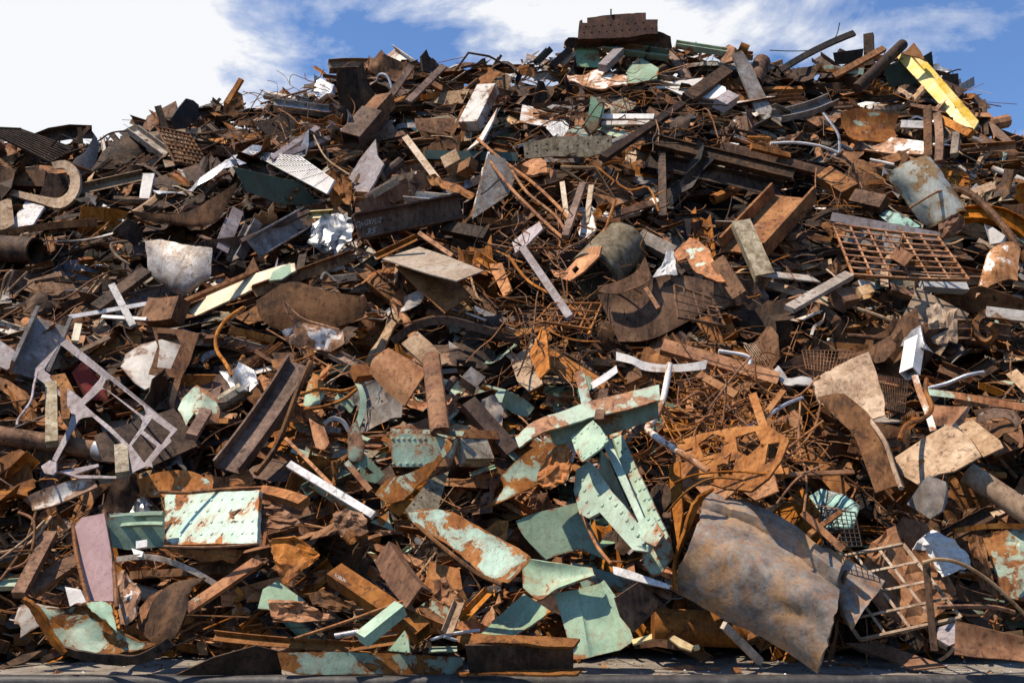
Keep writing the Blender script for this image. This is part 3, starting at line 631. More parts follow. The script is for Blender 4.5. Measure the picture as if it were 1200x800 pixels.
L('bent_plate','plate','white rust bent plate at the far right slope',[[(1143,350,0),(1160,335,4),(1180,328,2),(1192,330,0)],[(1150,325,3),(1165,312,8),(1182,308,4),(1192,314,0)],[(1158,298,0),(1170,288,4),(1184,284,4),(1195,292,0)]],'white_peel',o=1.7,lm='white rust bend')
Pl('white_sheet','sheet','pale folded sheet standing above the white rust bend',[(1153,262),(1163,266),(1178,276),(1176,286),(1160,286)],'L','white_clean',o=1.7)
B('engine_part','machine part','white cast machine part under the sagging grate','B',1080,334,1132,338,12,10,'white_clean',o=1.4,roll=20,lm='white cast part')
R('steel_rod','rod','straight rust rod lying below open square tube',[(1000,360),(1030,370),(1061,382)],2.2,'tan',o=1.6)
B('peeled_beam','beam','cream peeling beam lying level at far right','B',1155,366,1206,372,13,8,'white_peel',o=1.4)
R('curled_strip','strip','brown strip curling into an S at far right',[(1160,362),(1145,375),(1143,390),(1155,400),(1166,390),(1160,380)],3,'brown',o=1.5,flat=6)
L('tan_crumple','sheet','tan crumpled sheet pair below the white cast part',[[(1086,362,0),(1098,355,3),(1110,365,0),(1122,360,2)],[(1090,385,2),(1100,382,-2),(1112,388,2),(1122,385,0)],[(1092,402,0),(1100,404,3),(1112,400,0),(1122,402,1)]],'tan',o=1.7,cr=3,lm='tan crumpled pair')
LGT=B('light_fitting','light fitting','white angular light fitting hanging on the right slope','Q',1066,438,1072,400,18,14,'white_clean',o=2.0,roll=30,t=1,lm='white light fitting')
Pl('louvre','','',[(1050,405),(1060,392),(1070,372),(1078,376),(1082,400),(1092,412),(1070,404)],'L','silver',o=2.1,parent=LGT,cr=2)
Pl('curved_sheet','sheet','dark brown level sheet below the sagging grate',[(1080,348),(1150,335),(1205,352),(1204,362),(1140,366),(1090,360)],'D','brown',o=.8,tint=.1)
# ---- centre
B('mottled_drum','drum','olive mottled drum with open mouth at centre','O',730,288,695,325,62,62,'mottled',o=(1.2,1.7),lm='mottled drum')
L('drum_lip','sheet','curved brown lip peeling off the mottled drum',[[(700,335,0),(722,330,6),(745,318,6),(756,300,0)],[(702,342,0),(725,344,4),(752,334,4),(764,326,0)]],'brown',o=2.0)
B('lavender_bar','bar','long lavender bar sloping down right at centre','B',612,290,668,372,9,5,'lavender',o=2.1,lm='lavender bar')
Pl('lavender_flap','plate','lavender and rust flap at the lavender bar head',[(600,284),(616,270),(632,260),(636,268),(618,286),(604,296)],'L','lavender',o=2.0)
Pl('orange_bracket','bracket','orange pierced bracket bent around at centre',[(645,316),(662,318),(688,290),(705,288),(702,300),(684,318),(668,329),(650,324)],'L','orange',o=2.4,holes=[[(670,316),(675,311),(679,315),(674,321)]],lm='orange pierced bracket')
R('steel_rod','rod','thin orange rod rising from pierced bracket',[(704,286),(712,262),(721,235)],1.8,'orange',o=2.3)
B('brown_bar','bar','brown square bar leaning in the centre rod tangle','B',683,216,662,278,8,6,'purple',o=2.3)
R('rod_frame','frame','triangular cream rod frame above the mottled drum',[(657,196),(683,214),(720,232),(697,197),(657,196)],2.2,'tan',o=2.2,sub=1,lm='cream rod frame')
B('post','post','cream post left of two inside the rod frame','B',659,214,666,268,6,4,'sand',o=1.9)
B('post','post','cream post right of two inside the rod frame','B',693,218,687,262,6,4,'sand',o=1.9)
Pl('paper_sheet','sheet','white torn sheets standing behind cream posts',[(676,268),(688,248),(694,250),(698,268),(690,280),(680,278)],'L','white',o=1.4,cr=2)
R('steel_rod','rod','long rust rod sloping right through centre tangle',[(560,163),(585,185),(625,215),(652,240),(672,262)],2.0,'rust',o=2.2)
R('steel_rod','rod','second long rust rod below the first sloping one',[(575,190),(600,222),(640,262),(662,281)],2.0,'rust',o=2.0)
R('steel_rod','rod','third sloping rust rod in centre tangle',[(600,200),(618,226),(650,252),(662,270)],1.7,'rust',o=2.3)
R('steel_rod','rod','fourth rust rod falling from tangle to lavender bar',[(596,300),(620,330),(655,350),(690,378),(690,392)],1.8,'rust',o=2.2)
L('white_rag','rag','white cloth-like rag right of the mottled drum',[[(780,294,0),(786,293,2),(790,295,0)],[(778,308,2),(786,308,-2),(792,310,2)],[(764,324,0),(780,322,3),(793,322,0)]],'white_clean',o=2.0,cr=2,lm='white rag')
B('box_beam','box section','weathered grey box section above the white rag','B',749,278,789,298,17,12,'wood',o=1.7,roll=15,lm='grey box section')
Pl('torn_plate','plate','rust and mint torn plate right of the white rag',[(789,296),(808,277),(830,290),(836,305),(850,330),(830,326),(812,315),(804,302),(794,304)],'U','mint_rust',o=1.8,cr=3,rag=.8,lm='rust and mint torn plate')
B('dark_channel','channel','dark double channel right of the rust and mint plate','C',842,306,868,348,18,10,'brown',o=1.9,roll=170)
L('dark_sheet','sheet','dark brown curved sheet under the white rag',[[(700,345,0),(740,334,3),(790,322,3),(836,330,0)],[(712,372,-4),(750,365,0),(795,355,0),(836,345,-3)],[(725,400,-8),(760,398,-6),(800,380,-6),(830,362,-8)]],'brown',o=1.0,tint=.15)
GR('rod_rack','rack','bent rod rack lying left of dark curved sheet',[(646,356),(705,356),(692,386),(628,376)],5,3,1.2,'rust',o=2.0,lm='left rod rack')
GR('rod_rack','rack','twisted rod rack hanging right of dark curved sheet',[(790,334),(835,350),(850,382),(795,372)],4,4,1.1,'brown',o=2.0,lm='right rod rack')
B('short_bar','bar','orange bar poking below the mottled drum lip','B',757,338,772,362,5,4,'orange',o=2.4)
R('wire','wire','long curved rust rod across the middle right tangle',[(700,196),(735,222),(760,220),(772,248)],1.3,'rust',o=1.9)
B('flat_bar','bar','brown bar lying level right of the cream rod frame','B',718,252,765,238,8,4,'brown',o=1.6)
Pl('steel_plate','plate','crumpled orange sheet near the cream rod frame top',[(612,190),(630,182),(640,190),(642,204),(625,208),(614,202)],'U','orange',o=1.6,cr=4)
B('steel_beam','beam','dark rust beam under the flat tan plates','L',560,300,598,326,10,8,'rust',roll=40,o=1.5)
Pl('steel_plate','plate','triangular orange offcut right of flat tan plate',[(556,310),(588,308),(600,340),(590,348),(578,322)],'L','orange',o=1.6)
# ---- lavender cutout, a plate with shapes burnt out of it
cut=PL('cutout_plate','cutout plate','lavender steel skeleton plate with square and angular cutouts at left',[(72,393),(78,397),(208,503),(199,513),(201,517),(190,527),(178,542),(179,547),(172,546),(160,551),(152,556),(150,528),(138,514),(108,488),(98,489),(92,492),(66,541),(61,538),(80,500),(84,485),(76,469),(59,455),(40,440),(42,431)],'L','lavender',o=3.0,th=.7,tint=.45,lm='lavender cutout',
 holes=[[(70,403),(118,440),(117,444),(96,467),(52,434),(53,430)],[(124,445),(128,444),(168,476),(171,484),(169,488),(128,458),(120,454)],[(119,456),(124,456),(164,488),(167,494),(164,502),(151,521),(148,518),(130,500),(110,484),(99,474)],[(178,490),(200,506),(189,521),(168,504)],[(165,508),(184,523),(169,542),(154,522)]])
R('edge_wire','','',[(44,436),(40,450),(36,470),(22,490),(20,498)],1.3,'lavender',parent=cut,o=3.0)
Pl('cutout_scrap','offcut','lavender pointed offcut lying under the cutout plate',[(48,546),(58,539),(66,541),(66,552),(62,556),(52,554)],'L','lavender',o=2.9,tint=.62)
Pl('cutout_scrap','offcut','long thin lavender sliver under the cutout plate',[(70,552),(115,543),(116,546),(86,556),(150,558),(150,560),(92,560)],'U','lavender',o=2.6,tint=.62)
pipe=B('pipe_section','pipe','rusty brown pipe with pale flange running level at left','O',-14,508,118,528,22,22,'brown',o=(2.0,1.9),tint=.7,lm='flanged brown pipe')
B('flange','','','O',117,527,134,530,27,27,'silver',parent=pipe,o=1.95)
B('wood_post','post','weathered upright post standing before flanged pipe','B',61,520,60,450,13,9,'mottled',o=2.6,lm='weathered post')
B('wood_post','post','short leaning post at the flange of the brown pipe','B',144,556,142,523,15,9,'mottled',o=2.5)
Pl('rust_plate','plate','pinkish rust plate behind the left cutout opening',[(58,440),(76,437),(95,474),(82,484),(80,500),(72,490),(70,455)],'U','brown',o=2.0,tint=.95)
Pl('dark_plate','plate','large dark plate behind the right cutout openings',[(110,510),(204,478),(236,520),(180,545),(120,540)],'S','dark',o=1.2,tint=.7,lm='large dark plate')
Pl('red_panel','panel','red painted scrap glimpsed through the lavender cutout',[(84,436),(96,424),(104,430),(120,448),(128,470),(100,468)],'F','red',o=1.0,cr=3,lm='red scrap')
Pl('mint_crumple','sheet','rounded mint crumpled sheet right of the cutout plate',[(208,478),(214,466),(232,459),(250,466),(258,480),(256,496),(240,500),(228,486),(218,498)],'U','mint',o=1.6,cr=4,bend=5,rag=.6,lm='rounded mint crumple')
B('holed_bar','bar','brown holed bar leaning over rounded mint crumple','B',224,512,242,482,13,8,'purple',o=2.2)
bigc=B('purple_channel','channel','large purple-brown channel leaning right at middle left','C',266,548,352,424,34,14,'purple',roll=14,o=(2.2,1.8),t=2.5,bend=3,tint=.6,lm='purple-brown channel')
R('side_strap','strap','rust brown strap edge hugging the purple channel',[(300,555),(325,520),(352,450),(364,424)],3.2,'brown',o=2.5)
Pl('machine_cluster','machine part','shiny chrome cluster of machine parts in middle left',[(258,436),(266,432),(280,434),(284,428),(298,434),(304,450),(296,462),(280,458),(268,452)],'L','silver',o=1.6,cr=7,lm='chrome cluster')
# white trough etc
L('white_trough','trough','white-lined curved trough lying below the cutout plate',[[(26,584,2),(50,573,2),(85,562,2),(108,560,2)],[(34,592,-3),(60,584,-3),(90,574,-3),(112,566,-3)],[(38,598,0),(64,592,0),(92,580,0),(114,570,0)]],'white_peel',o=1.9,lm='white-lined trough')
L('mint_sheet','sheet','mint curved sheet above the riveted mint panel',[[(160,562,0),(190,552,4),(225,552,3),(250,566,0)],[(164,576,-3),(192,570,0),(225,568,0),(248,574,0)],[(160,580,0),(190,582,2),(222,580,2),(244,584,0)]],'mint_rust',o=1.5,lm='mint curved sheet')
B('steel_plate','plate','brown rust slab leaning between trough and mint sheet','B',126,600,160,560,26,10,'brown',o=1.4,roll=20,cr=0) if False else None
Pl('rust_slab','plate','brown rust slab between white trough and mint sheet',[(118,600),(135,555),(160,556),(165,575),(152,600)],'F','brown',o=1.4,cr=3,rag=.6)
# ---- riveted mint panel and neighbours
mp=Pl('riveted_panel','panel','pale mint riveted panel with rust blotches on lower left slope',[(193,579),(304,574),(301,636),(192,638)],'L','mint_panel',o=2.6,th=5,tint=.62,riv=[(200,588,296,583,9),(202,600,298,596,8),(200,613,296,610,9),(200,627,296,624,9)],rr=2.0,lm='pale riveted panel',rag=.4)
R('rust_rim','','',[(186,576),(220,577),(262,573),(306,571)],2.0,'rust',parent=mp,o=2.7)
R('rust_rim','','',[(192,640),(250,641),(303,637)],1.6,'rust',parent=mp,o=2.7)
Pl('mint_box','box','mint flanged box end left of the riveted panel',[(125,606),(192,600),(194,640),(150,644),(128,640)],'F','mint_clean',o=1.8,lm='mint flanged box')
B('flange_strip','strip','pale mint flange lying above the mint flanged box','B',126,608,192,602,5,6,'mint_clean',o=2.3,bend=-2)
B('flange_strip','strip','second mint flange crossing the mint flanged box','B',127,618,192,614,4,6,'mint_clean',o=2.3,bend=-2)
L('rust_curl','sheet','ragged orange curl hanging under the riveted panel',[[(186,642,2),(215,644,4),(250,643,2),(286,644,0)],[(200,652,0),(225,650,0),(252,650,2),(280,654,0)],[(222,650,-3),(236,658,-3),(262,656,-2),(274,660,-3)]],'rust',o=2.0,cr=2)
pk=Pl('pink_plate','plate','tall pink painted plate standing at lower left',[(87,617),(96,606),(122,601),(131,650),(133,704),(106,704),(96,672),(90,640)],'L','pink',o=2.4,tint=.2,lm='pink plate')
R('rusty_edge','','',[(86,616),(89,645),(97,680),(104,706)],2.2,'rust',parent=pk,o=2.6)
R('rusty_edge','','',[(122,598),(129,640),(134,670),(137,712)],2.4,'rust',parent=pk,o=2.6)
B('steel_beam','beam','brown beam leaning behind the pink plate','B',34,693,90,655,20,10,'brown',o=1.6,roll=15,tint=.7)
B('steel_beam','beam','long upright-leaning brown beam left of pink plate','B',22,697,60,625,15,9,'brown',o=2.0,roll=15,tint=.7)
Pl('white_box','box','small white box plate by the foot of pink plate',[(76,687),(94,690),(101,705),(82,710)],'L','white_clean',o=2.6,th=6,lm='small white box')
bw=L('curled_sheet','sheet','big orange curled sheet with mint patches at lower left corner',[[(27,702,16),(38,712,15),(50,728,14),(60,748,12),(74,764,10)],[(48,712,2),(62,722,0),(74,738,0),(90,754,2),(104,767,8)],[(74,712,-4),(88,722,-8),(102,738,-8),(120,754,-2),(140,767,8)],[(92,706,-2),(108,714,-8),(124,732,-8),(142,750,-2),(166,762,8)],[(104,707,4),(122,716,2),(138,734,2),(158,748,4),(186,755,10)]],'mint_peel',o=2.4,cr=2.2,th=2,tint=.12,lin=False,slope=.3,lm='orange mint curl')
L('rolled_rim','','',[[(26,701,18),(36,706,20),(50,722,20),(62,744,18),(76,764,16)],[(24,704,10),(34,714,12),(46,732,12),(58,752,12),(74,768,12)]],'rust',parent=bw,o=2.5,th=3,cr=1,slope=.3)
L('belly','','',[[(60,752,14),(90,762,18),(130,767,20),(165,766,18),(196,748,14)],[(70,764,10),(95,773,12),(135,779,14),(172,776,12),(205,756,10)]],'dark',parent=bw,o=2.4,th=2,cr=1,slope=.2)
L('mint_tongue','sheet','mint torn tongue above the big orange curled sheet',[[(100,705,0),(118,704,2),(130,707,0)],[(108,716,0),(122,718,2),(134,726,0)],[(122,726,0),(130,732,2),(138,740,0)]],'mint',o=2.9,cr=1)
L('white_fold','sheet','white folded strip behind the big orange curl',[[(24,708,0),(40,706,2),(68,712,0)],[(20,716,0),(28,716,3),(70,717,0)],[(16,730,0),(24,732,3),(24,746,0)]],'white',o=1.9,cr=.6)
L('rust_disc','disc','large dark curled disc standing right of the orange curl',[[(168,744,0),(172,722,2),(182,700,4),(204,682,6),(240,676,4)],[(176,750,4),(188,735,8),(200,712,10),(215,696,8),(232,684,4)],[(182,758,0),(205,745,8),(216,722,10),(221,705,6),(222,694,2)]],'dark',o=2.6,th=3,tint=.8,lm='dark curled disc')
Pl('rust_sheet','sheet','dark red rust sheet behind the dark curled disc',[(160,735),(164,712),(176,698),(190,690),(196,702),(184,722),(172,742)],'L','rust',o=2.0,cr=2)
L('foil_crumple','sheet','silver and rust crumpled fold right of pink plate',[[(138,672,0),(145,666,4),(152,676,0)],[(136,700,2),(148,698,6),(166,694,0)],[(140,730,0),(148,732,4),(160,722,2)]],'white_peel',o=2.4,cr=3,lm='silver rust fold')
B('painted_bar','bar','rust and mint bar sloping up right of dark disc','B',220,714,306,655,13,7,'mint_rust',o=2.2,roll=10,lm='rust mint bar')
R('grey_strap','strap','long grey strap arching above the dark curled disc',[(137,655),(165,652),(190,655),(225,668),(256,686)],2.8,'wood',o=2.3,flat=2)
# rods lower left
for k,(q,lb) in enumerate([([(0,655),(30,632),(52,610)],'tan rod leaning up at the lower left margin'),([(0,680),(28,640),(42,600)],'thin brown rod crossing two others at lower left margin'),([(-3,648),(35,636),(60,605)],'curved rust rod topmost at lower left margin'),([(8,668),(34,654),(40,612),(22,600)],'bent rod loop at lower left margin')]):
    R('steel_rod','rod',lb,q,1.6,'tan' if k%2==0 else 'rust',o=1.8)
# ---- centre mid
L('rust_plate','plate','smooth orange plate bent over at centre',[[(455,407,-4),(476,419,-4),(501,434,-4)],[(445,414,3),(466,430,4),(492,447,4)],[(436,422,3),(456,444,5),(482,462,5)],[(433,436,-3),(452,458,-2),(474,476,-2)]],'orange',o=2.4,th=2.5,tint=.45,lm='bent orange plate')
B('rust_post','post','tall orange-brown rounded post standing at centre','R',505,417,516,506,23,13,'rust',o=(2.4,2.6),tint=.15,lm='tall orange post')
Pl('rust_plate','plate','tan plate standing behind the tall orange post',[(470,402),(489,388),(505,402),(525,424),(505,432),(498,428)],'U','tan',o=1.7,cr=1)
B('steel_block','block','small rust cube left of the bent orange plate','B',414,438,432,436,17,12,'rust',o=1.9,roll=10)
rp=Pl('riveted_web','panel','mint riveted web panel at centre of heap',[(456,508),(540,508),(528,546),(460,547)],'F','mint',o=2.2,tint=.6,riv=[(460,514,498,514,7),(461,543,500,543,6)],rr=2,lm='mint riveted web')
Pl('top_flange','','',[(458,501),(545,505),(542,511),(456,510)],'U','mint',o=2.3,parent=rp,riv=[(464,506,500,506,6)],rr=1.6)
L('twisted_strap','strap','twisted riveted strap sweeping from post to lower centre',[[(513,508,0),(522,518,2),(508,540,4),(478,556,2),(454,562,0),(440,580,0)],[(534,514,0),(524,532,2),(505,556,2),(488,572,4),(474,586,4),(452,590,0)]],'mint_peel',o=2.9,th=2,cr=.6,tint=.12,lm='twisted riveted strap')
L('mint_leaf','strip','mint leaf-shaped strip standing at centre left',[[(416,450,0),(421,462,3),(421,480,3),(416,498,0)],[(424,451,0),(429,466,0),(428,484,0),(421,503,0)]],'mint_clean',o=2.1,lm='mint leaf strip')
L('mint_leaf','strip','second mint leaf strip below the first at centre left',[[(408,510,0),(410,500,3),(418,492,3)],[(408,536,0),(418,530,4),(427,520,2)],[(414,541,0),(424,538,2),(428,522,0)]],'mint',o=2.2)
L('mint_bend','sheet','pale mint bent sheet left of leaf-shaped strips',[[(366,436,0),(374,440,3),(380,452,0)],[(358,462,0),(368,462,3),(380,462,0)],[(354,476,0),(366,478,2),(376,472,0)]],'mint',o=1.8,cr=1)
L('mint_bend','sheet','mint strip with rust lip below the pale bent sheet',[[(362,490,0),(372,496,3),(380,500,0)],[(366,510,0),(376,514,3),(384,512,0)],[(370,524,0),(380,526,2),(386,518,0)]],'mint_rust',o=1.9)
R('curved_strap','strap','curved rust straps above leaf strips, upper one',[(352,462),(375,456),(400,458),(420,452)],2.0,'rust',o=2.2)
R('curved_strap','strap','curved rust straps above leaf strips, lower one',[(356,480),(380,476),(402,468),(418,456)],2.0,'rust',o=2.2)
R('white_ring','ring','small white arched ring left of second mint leaf',[(380,496),(390,490),(402,494),(409,505)],2.0,'white_clean',o=2.0,flat=3)
B('grey_plank','plank','long grey weathered plank sloping down right at lower centre','B',339,544,438,604,9,6,'greywood',o=2.8,lm='grey weathered plank')
B('rust_chunk','block','flaking orange chunk left of the grey plank','B',304,576,357,590,15,10,'orange',o=2.2,roll=20,bend=-2)
B('thin_bar','bar','thin rust bar sloping down left of the leaf strips','B',335,514,390,570,4,4,'rust',o=2.2)
B('brown_channel','channel','brown channel sloping down right of orange post','L',548,472,600,530,20,12,'purple',roll=200,o=2.2,t=3,lm='brown sloping channel')
B('rust_block','block','rust and mint block right of mint riveted web','B',538,528,570,528,32,18,'mottled',o=1.9,roll=5)
B('rust_block','block','rust cap lying on the rust and mint block','B',536,512,578,514,11,20,'rust',o=2.0)
Pl('mint_gusset','bracket','dark mint triangular bracket left of twisted strap',[(418,534),(426,530),(452,556),(440,566),(424,562)],'F','mint_clean',o=1.9,tint=.1,holes=[[(428,545),(438,554),(428,556)]])
B('mint_flange','bar','mint and rust bar left of the triangular bracket','B',406,542,434,575,7,5,'mint_rust',o=1.9)
Pl('grey_riveted','panel','grey riveted panel below the twisted strap',[(470,590),(486,572),(510,558),(526,552),(512,600),(480,604)],'V','mottled',o=1.7,riv=[(484,590,510,565,4)],rr=1.6)
B('steel_box','box','blue-grey box end right of tall orange post','Q',545,440,562,452,20,16,'grey',o=1.8,roll=20)
Pl('wood_chunk','chunk','tan weathered chunk above the rust mint block',[(565,468),(580,462),(590,478),(588,500),(576,504),(562,492)],'F','wood',o=1.7,cr=4,rag=.8)
Pl('orange_offcut','offcut','upright triangular orange offcut in the middle',[(620,415),(634,385),(640,388),(644,432),(632,444)],'L','rust',o=2.0,lm='triangular offcut')
Pl('yellow_edge','panel','grey panel with yellow edge behind triangular offcut',[(600,428),(612,422),(628,420),(636,450),(620,458),(606,446)],'U','tan',o=1.3)
# ---- mint girders
mg=L('mint_girder','girder','long pale mint girder sweeping across right of centre',[[(603,512,0),(626,493,0),(660,481,0),(695,469,0),(732,460,0),(772,450,0)],[(609,524,6),(632,508,8),(664,498,8),(699,487,8),(735,480,8),(773,468,8)]],'mint_paint',o=3.5,th=2,cr=.3,tint=.7,lm='long mint girder')
L('web','','',[[(640,500,4),(670,492,4),(705,486,4),(740,478,4),(771,470,4)],[(650,522,-6),(680,516,-6),(712,510,-6),(742,500,-6),(772,490,-6)]],'mint_paint',parent=mg,o=3.3,th=2,tint=.1)
Pl('gusset_plate','plate','square mint gusset plate with small rivets on girder',[(669,512),(695,492),(703,500),(713,516),(703,526),(682,541),(674,528)],'L','mint_paint',o=3.6,th=2,tint=.75,riv=[(674,513,696,496,4),(700,500,711,514,3),(709,519,684,536,4),(681,534,673,518,3)],rr=1.9,lm='square gusset plate')
m1=Pl('mint_angle','girder','long riveted mint angle running down right of gusset plate',[(716,512),(728,509),(745,545),(783,628),(780,634),(771,641),(752,605),(731,556)],'L','mint_paint',o=3.3,th=2.5,tint=.6,riv=[(724,518,776,630,11),(733,524,778,620,9)],rr=2.7,lm='riveted mint angle')
Pl('pale_flange','','',[(705,517),(714,512),(770,641),(760,636)],'U','mint_paint',parent=m1,o=3.5,tint=.7,th=2)
m2=Pl('mint_flange_plate','girder','riveted mint plate girder bending down below gusset plate',[(675,550),(690,540),(704,552),(716,575),(730,590),(748,614),(764,638),(760,646),(742,644),(722,622),(703,600),(690,607),(679,602),(672,574)],'L','mint_paint',o=3.0,th=3,tint=.55,riv=[(690,547,754,636,11),(683,562,690,600,4),(698,566,706,592,3)],rr=2.9,lm='mint plate girder')
Pl('torn_flap','','',[(741,618),(754,606),(766,606),(778,626),(768,640),(754,634)],'L','mint',o=3.7,riv=[(760,608,774,626,4)],rr=2.6,parent=m2,tint=.7)
Pl('inner_web','','',[(704,526),(712,536),(734,586),(750,618),(742,612),(722,582),(704,552)],'R','mint_clean',o=2.7,tint=.0,parent=m2)  # panel in the gap between girders, mint darkened to paint its shade
L('mint_tail','sheet','mint torn tail below the plate girder',[[(752,648,0),(768,640,3),(786,626,0)],[(756,664,0),(770,660,2),(788,642,0)],[(765,675,0),(775,672,0),(790,652,0)]],'mint',o=2.4,cr=1.5,tint=.6)
L('riveted_sheet','sheet','mint riveted sheet edged with orange rust beside girders',[[(585,560,0),(604,540,3),(628,522,3),(650,506,0)],[(590,572,-2),(610,556,0),(634,540,2),(652,520,0)],[(570,595,0),(604,580,2),(640,560,0),(654,535,0)]],'mint_peel',o=2.5,cr=1,lm='orange-edged mint sheet')
L('orange_crumple','sheet','bright orange crumpled end beside the mint girders',[[(632,548,0),(645,530,4),(660,508,0)],[(628,566,2),(650,550,6),(668,530,0)],[(645,574,0),(660,566,2),(670,550,0)]],'mint_rust',o=3.0,cr=4,tint=.9,lm='orange crumpled end')
L('white_ribbon','ribbon','white metal ribbon curling over the orange tangle',[[(722,412,0),(740,417,2),(756,424,0),(782,427,2),(812,425,3),(829,421,0)],[(722,422,0),(740,426,4),(756,434,0),(784,436,2),(814,434,3),(827,432,0)]],'white_clean',o=3.6,th=1,lm='white ribbon')
L('white_ribbon','ribbon','short white strap lower left of the white ribbon',[[(692,448,0),(708,438,2),(722,428,0)],[(694,456,0),(710,446,2),(724,436,0)]],'white_clean',o=3.2,th=1)
R('white_pipe','pipe','kinked white peeling pipe hanging below the white ribbon',[(785,426),(780,455),(774,478),(766,492),(759,502),(772,514),(800,532),(830,552)],3.4,'white_peel',o=3.6,sub=3,n=9,lm='kinked white pipe')
L('mint_post','post','mint folded post standing above the long girder',[[(673,438,0),(678,455,0),(682,474,0)],[(684,433,3),(689,452,3),(693,470,3)]],'mint_peel',o=2.4)
B('dark_post','post','dark rust post rising through the long mint girder','B',702,494,708,458,11,8,'brown',o=3.7,tint=.3)
# ---- orange tangle
oc=dict(o=2.3,tint=.5)
Pl('orange_cutout','cutout plate','bright orange cutout plate with black hole in tangle',[(786,520),(820,508),(862,500),(900,498),(925,515),(915,540),(900,560),(880,575),(850,572),(812,560),(790,548)],'L','rust',holes=[[(796,530),(812,524),(808,540),(798,542)],[(900,520),(914,518),(908,538),(896,544)],[(840,545),(862,538),(858,556),(842,562)],[(818,520),(835,508),(850,512),(845,530),(825,535)],[(862,512),(885,505),(892,520),(876,534),(864,528)]],o=3.4,tint=.5,lm='orange cutout plate')
Pl('orange_cutout','cutout plate','second orange plate with slots below the first',[(795,552),(845,560),(885,560),(905,548),(912,575),(885,586),(865,572),(842,590),(828,585),(815,570),(800,575)],'L','orange',o=3.3,tint=.45,lm='slotted orange plate')
Pl('orange_strap','strap','broad orange upright strap at left of the tangle',[(783,545),(796,540),(800,600),(794,640),(788,600)],'L','orange',o=3.0,tint=.4)
B('orange_bar','bar','orange bar leaning right across the cutout plates','B',882,462,915,560,10,4,'orange',o=3.2,tint=.5,lm='leaning orange bar')
B('orange_bar','bar','orange bar crossing leftward over the leaning bar','B',852,545,918,458,7,4,'orange',o=3.4,tint=.35)
B('orange_bar','bar','long low orange bar under the cutout plates','B',845,560,925,552,8,4,'orange',o=3.1,tint=.5)
B('rust_beam','beam','long rust beam sloping down above the orange tangle','L',776,406,912,446,18,10,'rust',roll=200,o=(2.6,2.4),t=3,tint=.7,lm='long rust beam')
B('rust_bar','bar','flat rust bar sloping right beneath long rust beam','B',814,436,863,463,9,4,'orange',o=2.8,tint=.2)
for q,lb in [([(776,484),(800,490),(840,486),(880,472),(915,466)],'long curved rust rod lying across the tangle'),([(790,566),(815,556),(860,552),(905,556)],'arched rod over the slotted orange plate'),([(782,600),(805,575),(835,560),(870,562)],'rod bending up at the left of slotted plate'),([(800,470),(825,460),(845,500),(852,440)],'kinked rod standing in the tangle'),([(830,480),(860,440),(880,418)],'straight rod rising out of the tangle'),([(862,478),(872,500),(905,510),(935,500)],'sagging rod at right of the tangle'),([(885,420),(890,452),(930,466),(960,440)],'rod bent upward at the tangle right edge'),([(938,470),(936,520),(945,560),(942,600)],'upright rod right of the cutout plates'),([(898,540),(930,530),(955,500),(962,470)],'rod curving to the torn tan sheet'),([(910,590),(935,560),(965,545)],'low rod near the green cracked glass')]:
    R('steel_rod','rod',lb,q,1.15,'rust',o=3.4,tint=rnd.random(),sub=4)
R('white_hook','pipe','small white hooked pipe right above the tangle',[(842,411),(862,414),(872,416),(879,420),(879,427)],2.2,'white_clean',o=2.7,lm='white hooked pipe')
R('grey_conduit','pipe','pair of grey conduits slanting at right of tangle',[(868,505),(895,490),(920,474),(940,466)],2.2,'silver',o=2.4)
Pl('white_crumple','sheet','white crumpled scrap above the torn tan sheet',[(902,437),(912,428),(922,440),(950,440),(955,448),(938,452),(918,448)],'U','white_clean',o=2.6,cr=4,rag=.6,lm='white crumpled scrap')
GR('wire_basket','basket','fine wire basket sheet above the white crumpled scrap',[(872,405),(900,398),(915,418),(885,424)],12,2,.5,'tan',o=2.0,lm='fine wire sheet')
GR('wire_basket','basket','dark wire basket above the torn tan sheet',[(940,410),(1002,412),(990,440),(945,432)],14,6,.5,'brown',o=1.8)
GR('wire_basket','basket','dark wire basket right of the torn tan sheet',[(1026,438),(1064,446),(1060,484),(1034,478)],12,8,.55,'dark',o=1.8,lm='dark wire basket')
# ---- right middle
tt=L('torn_sheet','sheet','large torn tan sheet standing above its dark leg',[[(953,444,0),(968,436,2),(990,424,4),(1018,412,4)],[(956,462,0),(975,458,0),(1000,446,3),(1028,440,4)],[(962,474,-3),(985,464,-2),(1008,466,2),(1036,468,4)],[(985,476,-3),(1002,480,-2),(1020,490,0),(1037,486,2)]],'tan',o=3.2,cr=1.3,th=1.5,tint=.85,slope=.8,lm='torn tan sheet')
lg=L('bent_girder','beam','dark brown bent leg dropping below torn tan sheet',[[(958,466,0),(978,488,0),(1000,510,0),(1012,540,0),(1026,578,0)],[(976,462,0),(1000,478,3),(1020,500,3),(1034,530,3),(1048,570,3)],[(990,462,0),(1010,480,0),(1028,500,0),(1045,530,0),(1060,572,0)]],'brown',o=3.0,tint=.5,lm='bent brown leg')
R('pipe_edge','','',[(985,462),(1008,478),(1024,498),(1038,520),(1048,550),(1056,572)],2.4,'tan',parent=lg,o=3.3)
th_=PL('holed_plate','plate','broad tan plate with a round black hole at right',[(1048,536),(1084,512),(1110,497),(1122,502),(1136,512),(1150,534),(1118,552),(1100,555),(1075,567),(1056,556)],'U','tan',o=2.9,th=2,tint=.6,holes=[[(1080+4*math.cos(i*.785),540+3*math.sin(i*.785)) for i in range(8)]],lm='holed tan plate')
B('fold','','','B',1106,500,1148,534,5,6,'tan',parent=th_,o=3.1)
